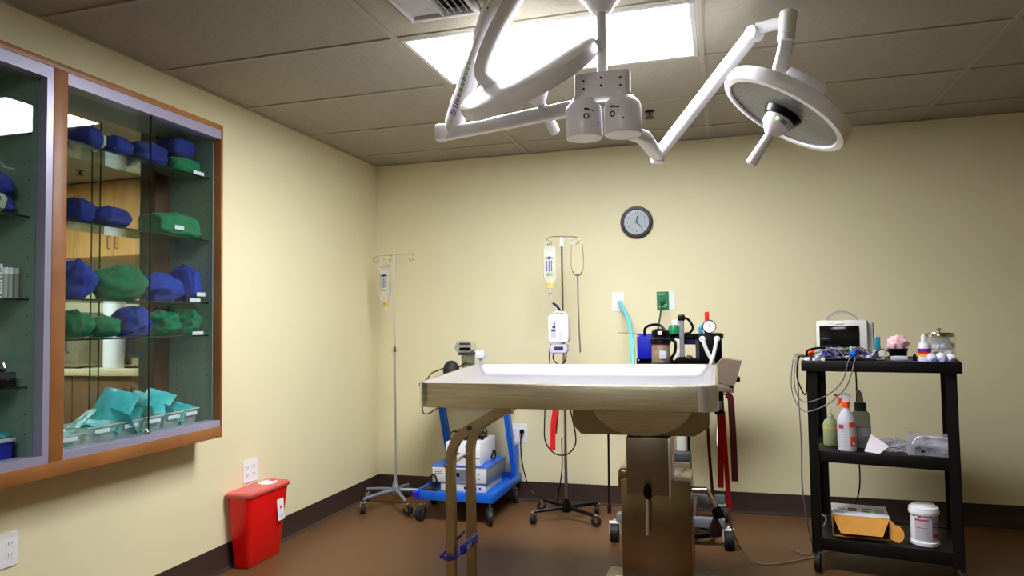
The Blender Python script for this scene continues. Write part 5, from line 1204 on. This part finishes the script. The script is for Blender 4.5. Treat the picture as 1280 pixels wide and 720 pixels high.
# middle shelf
zM = Z2_+.001
t_ = cth('squeeze_bottle', -.235, -.06, zM, 'short squeeze bottle of pale green liquid with yellow band, leftmost on middle shelf', 'bottle')
q = cp(-.232, -.02, zM)
MB().lathe([(0, 0), (.034, 0), (.037, .005), (.037, .105), (.030, .125), (.018, .135), (0, .135)], 26, Matrix.Translation(q)).build('bottle_body', M_GREENF, t_)
MB().lathe([(0, .135), (.017, .135), (.015, .15), (.006, .158), (.003, .185), (0, .185)], 18, Matrix.Translation(q)).build('nozzle', M_CLEAR2, t_)
MB().lathe([(.0374, .088), (.038, .088), (.038, .094), (.0374, .094)], 26, Matrix.Translation(q)).build('label_band', M_YELLOW, t_)
t_ = cth('spray_bottle', -.15, -.13, zM, 'white spray bottle with orange trigger and orange markings', 'bottle')
q = cp(-.150, -.155, zM)
MB().lathe([(0, 0), (.038, 0), (.042, .005), (.042, .14), (.038, .158), (.020, .195), (.014, .21), (.014, .225), (0, .225)], 28, Matrix.Translation(q)).build('bottle_body', mat('cloudy_white_plastic', (212, 208, 218), .3, var=.03, alpha=.9), t_)
MB().lathe([(0, .212), (.0185, .212), (.0185, .236), (0, .236)], 20, Matrix.Translation(q)).build('orange_collar', M_ORANGE, t_)
Ts = Matrix.Translation(q) @ Matrix.Rotation(CTH+.1, 4, 'Z')
FB = Matrix(((1, 0, 0, 0), (0, 0, -1, 0), (0, 1, 0, 0), (0, 0, 0, 1)))
MB().prism([(-.036, .262), (-.036, .274), (-.012, .284), (.018, .272), (.034, .262), (.032, .252), (.014, .248), (.010, .236), (-.012, .236), (-.012, .256)], -.010, .010, Ts @ FB).build('trigger_head', M_WHITE, t_)
MB().prism([(-.050, .264), (-.036, .262), (-.036, .274), (-.050, .276)], -.008, .008, Ts @ FB).build('nozzle', M_RED, t_)
MB().prism([(-.030, .256), (-.014, .252), (-.020, .232), (-.036, .218), (-.042, .222), (-.034, .236)], -.006, .006, Ts @ FB).build('trigger', M_ORANGE, t_)
Tq = Matrix.Translation(q) @ Matrix.Rotation(CTH, 4, 'Z')
def curved_label(a0, a1, z0, z1, r, m_, name='label_patch'):
    L_ = []
    for k in range(7):
        a = a0+(a1-a0)*k/6; d = V((math.sin(a), -math.cos(a), 0)); L_.append([Tq @ (d*r+V((0, 0, z0))), Tq @ (d*(r+.0006)+V((0, 0, z0))), Tq @ (d*(r+.0006)+V((0, 0, z1))), Tq @ (d*r+V((0, 0, z1)))])
    MB().loft(L_).build(name, m_, t_)
curved_label(.35, 1.1, .118, .142, .0423, M_ORANGE); curved_label(.45, 1.15, .05, .075, .0423, M_ORANGE); curved_label(.45, 1.15, .026, .05, .0423, M_RED)
curved_label(.62, .95, .034, .046, .0432, M_PAPER); curved_label(-.85, -.25, .11, .13, .0423, M_REDPRINT, 'faint_mark')
for k in range(6): curved_label(-.5, .1, .03+.013*k, .032+.013*k, .0423, M_PALEPRINT, 'printed_line')
t_ = cth('squeeze_bottle', -.105, .0, zM, 'tall clear bottle with dark green collar and curved nozzle', 'bottle')
q = cp(-.092, -.02, zM)
MB().lathe([(0, 0), (.040, 0), (.044, .006), (.044, .15), (.038, .172), (.026, .182), (0, .182)], 28, Matrix.Translation(q)).build('bottle_body', mat('grey_clear_plastic', (170, 168, 160), .22, var=.05, alpha=.72), t_)
MB().lathe([(0, .18), (.028, .18), (.028, .218), (.024, .222), (0, .222)], 24, Matrix.Translation(q)).build('green_collar', mat('dark_green_plastic', (8, 52, 40), .4), t_)
MB().tube([q+V((0, 0, .22)), q+V((0, 0, .25)), q+V((-.003, 0, .27)), q+V((-.012, 0, .282)), q+V((-.016, 0, .278))], [.016, .005], 14).build('nozzle', mat('tan_plastic', (150, 138, 112), .4), t_)
MB().lathe([(.0444, .06), (.0448, .06), (.0448, .10), (.0444, .10)], 28, Matrix.Translation(q)).build('label', M_PALEPRINT, t_)
def crumple(c, dims, seed, m_, label, name='plastic_bag', cat='plastic bag', amp=.45):
    b = bmesh.new(); bmesh.ops.create_icosphere(b, subdivisions=4, radius=1)
    for v_ in b.verts:
        k = 1+amp*noise.noise(v_.co*1.6+V((seed, 0, 0)))+.28*abs(noise.noise(v_.co*3.7+V((0, seed, 0))))-.1; v_.co *= k
        v_.co.z = max(-.55, v_.co.z)
    T = CT @ Matrix.Translation(c) @ Matrix.Diagonal((dims[0]/2, dims[1]/2, dims[2]/1.6, 1)) @ Matrix.Translation((0, 0, .55))
    return MB().bm(b, T).build(name, m_, None, label, cat)
M_FILM = mat('crinkled_clear_film', (196, 196, 204), .12, var=.2, scale=30, bump=.6, bscale=30, alpha=.42)
crumple((.03, -.06, zM), (.19, .14, .058), 3, M_FILM, 'crumpled clear plastic bag in the middle of the shelf')
MB().add([cp(-.075, -.17, zM+.004), cp(-.01, -.20, zM+.002), cp(.03, -.15, zM+.03), cp(-.045, -.14, zM+.082), cp(-.073, -.168, zM+.006), cp(-.01, -.197, zM+.005), cp(.03, -.147, zM+.033), cp(-.045, -.137, zM+.085)], [[0, 1, 2, 3], [7, 6, 5, 4], [0, 4, 5, 1], [1, 5, 6, 2], [2, 6, 7, 3], [3, 7, 4, 0]]).build('paper_wrapper', mat('pinkish_paper', (220, 208, 214), .6, var=.03), None, 'folded pale paper wrapper standing by the spray bottle', 'wrapper')
t_ = cth('bagged_mask', .22, -.08, zM, 'clear bag holding a black item at the right of the middle shelf', 'plastic bag')
b = bmesh.new(); bmesh.ops.create_cube(b, size=1); bmesh.ops.subdivide_edges(b, edges=b.edges[:], cuts=6, use_grid_fill=True)
for v_ in b.verts:
    v_.co = V((v_.co.x*.20, v_.co.y*.15, (v_.co.z+.5)*.085)); n_ = noise.noise_vector(v_.co*22); v_.co += V((n_.x*.012, n_.y*.012, n_.z*.010 if v_.co.z > .01 else 0))
MB().bm(b, CT @ Matrix.Translation((.205, -.10, zM+.002))).build('clear_bag', M_FILM, t_)
MB().box(.135, .275, -.17, -.06, zM+.004, zM+.035, .01, T=CT).build('black_item', M_BLACK, t_)
MB().box(.130, .280, -.165, -.05, zM+.036, zM+.062, .008, T=CT).build('folded_tubing_pack', mat('lilac_white_film', (204, 204, 222), .4, var=.06), t_)
MB().tube([cp(.13, -.188, zM+.055), cp(.15, -.19, zM+.085), cp(.20, -.17, zM+.088), cp(.30, -.13, zM+.078)], .004, 8).build('white_tube', M_WHITE, t_)

# bottom shelf: open carton and tub of wipes
zB = Z3_+.001
t_ = cth('cardboard_box', -.10, -.03, zB, 'open kraft cardboard box with printed white top on the bottom shelf', 'box')
TBx = CT @ Matrix.Translation((-.115, -.035, zB)) @ Matrix.Rotation(.10, 4, 'Z')
hb = .102; w2, d2 = .125, .115
for a in ((-w2, w2, d2-.003, d2, 0, hb), (-w2, -w2+.003, -d2, d2, 0, hb), (w2-.003, w2, -d2, d2, 0, hb), (-w2, w2, -d2, d2, 0, .003)): MB().box(*a, T=TBx).build('box_panel', M_CARD, t_)
MB().box(-w2-.001, w2+.001, -d2, d2+.001, hb, hb+.003, T=TBx).build('box_lid', M_CARD, t_)
lb_ = MB().box(-w2-.001, w2+.001, -d2-.002, d2+.001, hb+.003, hb+.005, T=TBx).build('printed_top', M_PAPER, t_)
pr = MB(); [pr.box(*a, hb+.005, hb+.0055, T=TBx) for a in ((-.05, -.012, -.028, .035), (.015, .06, .01, .035), (.015, .045, -.035, -.01))]; pr.build('print_blocks', M_DGREY, lb_)
pr = MB(); [pr.box(*a, hb+.005, hb+.0055, T=TBx) for a in ((-.10, -.065, -.01, .045), (-.11, -.07, -.08, -.055), (.07, .11, -.05, .04))]; pr.build('print_blocks', M_PALEPRINT, lb_)
Tf = TBx @ Matrix.Translation((0, -d2, hb)) @ Matrix.Rotation(math.radians(62), 4, 'X')
MB().prism([(-w2, 0), (w2, 0), (w2-.035, -.085), (-w2+.035, -.085)], -.0015, .0015, Tf).build('front_flap', M_CARD, t_)
Tg = TBx @ Matrix.Translation((w2, 0, hb)) @ Matrix(((0, 0, 1, 0), (1, 0, 0, 0), (0, 1, 0, 0), (0, 0, 0, 1)))
Tg = TBx @ Matrix.Translation((w2, -d2, .0)) @ Matrix.Rotation(math.radians(-42), 4, 'Z')
MB().prism([(0, .01), (0, hb), (.03, hb*.80)]+[(.075-.045*(1-math.cos(a)), .045+.042*math.sin(a)) for a in (1.2, .8, .4, 0, -.4, -.8)]+[(.045, .003)], -.0015, .0015, Tg @ FB).build('side_flap', M_CARD, t_)
MB().box(.085, .096, -.001, .0008, -.02, .004, T=TBx @ Matrix.Translation((0, -d2-.004, hb+.001))).build('yellow_sticker', M_YELLOW, t_)
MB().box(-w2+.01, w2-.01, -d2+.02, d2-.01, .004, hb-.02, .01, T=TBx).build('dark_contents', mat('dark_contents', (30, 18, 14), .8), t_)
t_ = cth('wipes_tub', .185, -.13, zB, 'round white tub of disinfectant wipes on the bottom shelf', 'tub')
q = cp(.165, -.115, zB); Tq = Matrix.Translation(q) @ Matrix.Rotation(CTH, 4, 'Z')
MB().lathe([(0, 0), (.058, 0), (.062, .005), (.062, .018), (.058, .022), (.058, .145), (0, .145)], 36, Tq).build('tub_body', M_WHITE, t_)
MB().lathe([(0, .143), (.063, .143), (.065, .148), (.065, .163), (.063, .166), (.063, .174), (.056, .18), (.05, .181), (.047, .187), (0, .189)], 36, Tq).build('tub_lid', M_WHITE, t_)
curved_label(-1.3, 1.5, .134, .139, .0584, M_BPRINT, 'dark_band')
curved_label(-.75, .42, .03, .132, .0583, mat('lilac_grey_label', (196, 190, 204), .6), 'label_panel')
curved_label(.52, 1.35, .03, .132, .0583, mat('blue_grey_label', (166, 166, 188), .6), 'label_panel')
curved_label(-.7, .3, .118, .127, .0590, M_REDPRINT, 'heading_line')
for k in range(8): curved_label(-.66, .34-.07*(k % 3), .038+.0095*k, .041+.0095*k, .0590, M_PALEPRINT if k != 5 else M_REDPRINT, 'printed_line')
curved_label(.58, 1.2, .045, .062, .0590, M_REDPRINT, 'heading_line')
for k in range(4): curved_label(.58, 1.2-.08*(k % 2), .08+.010*k, .083+.010*k, .0590, M_DGREY, 'printed_line')
MB().tube([cp(-.29, .12, zB+.02), cp(-.30, .05, zB+.05), cp(-.27, .0, zB+.04), cp(-.28, -.06, zB+.01)], .004, 8).build('loose_cord', M_CABLE, None, 'loose grey cord end at the left of the bottom cart shelf', 'cord')
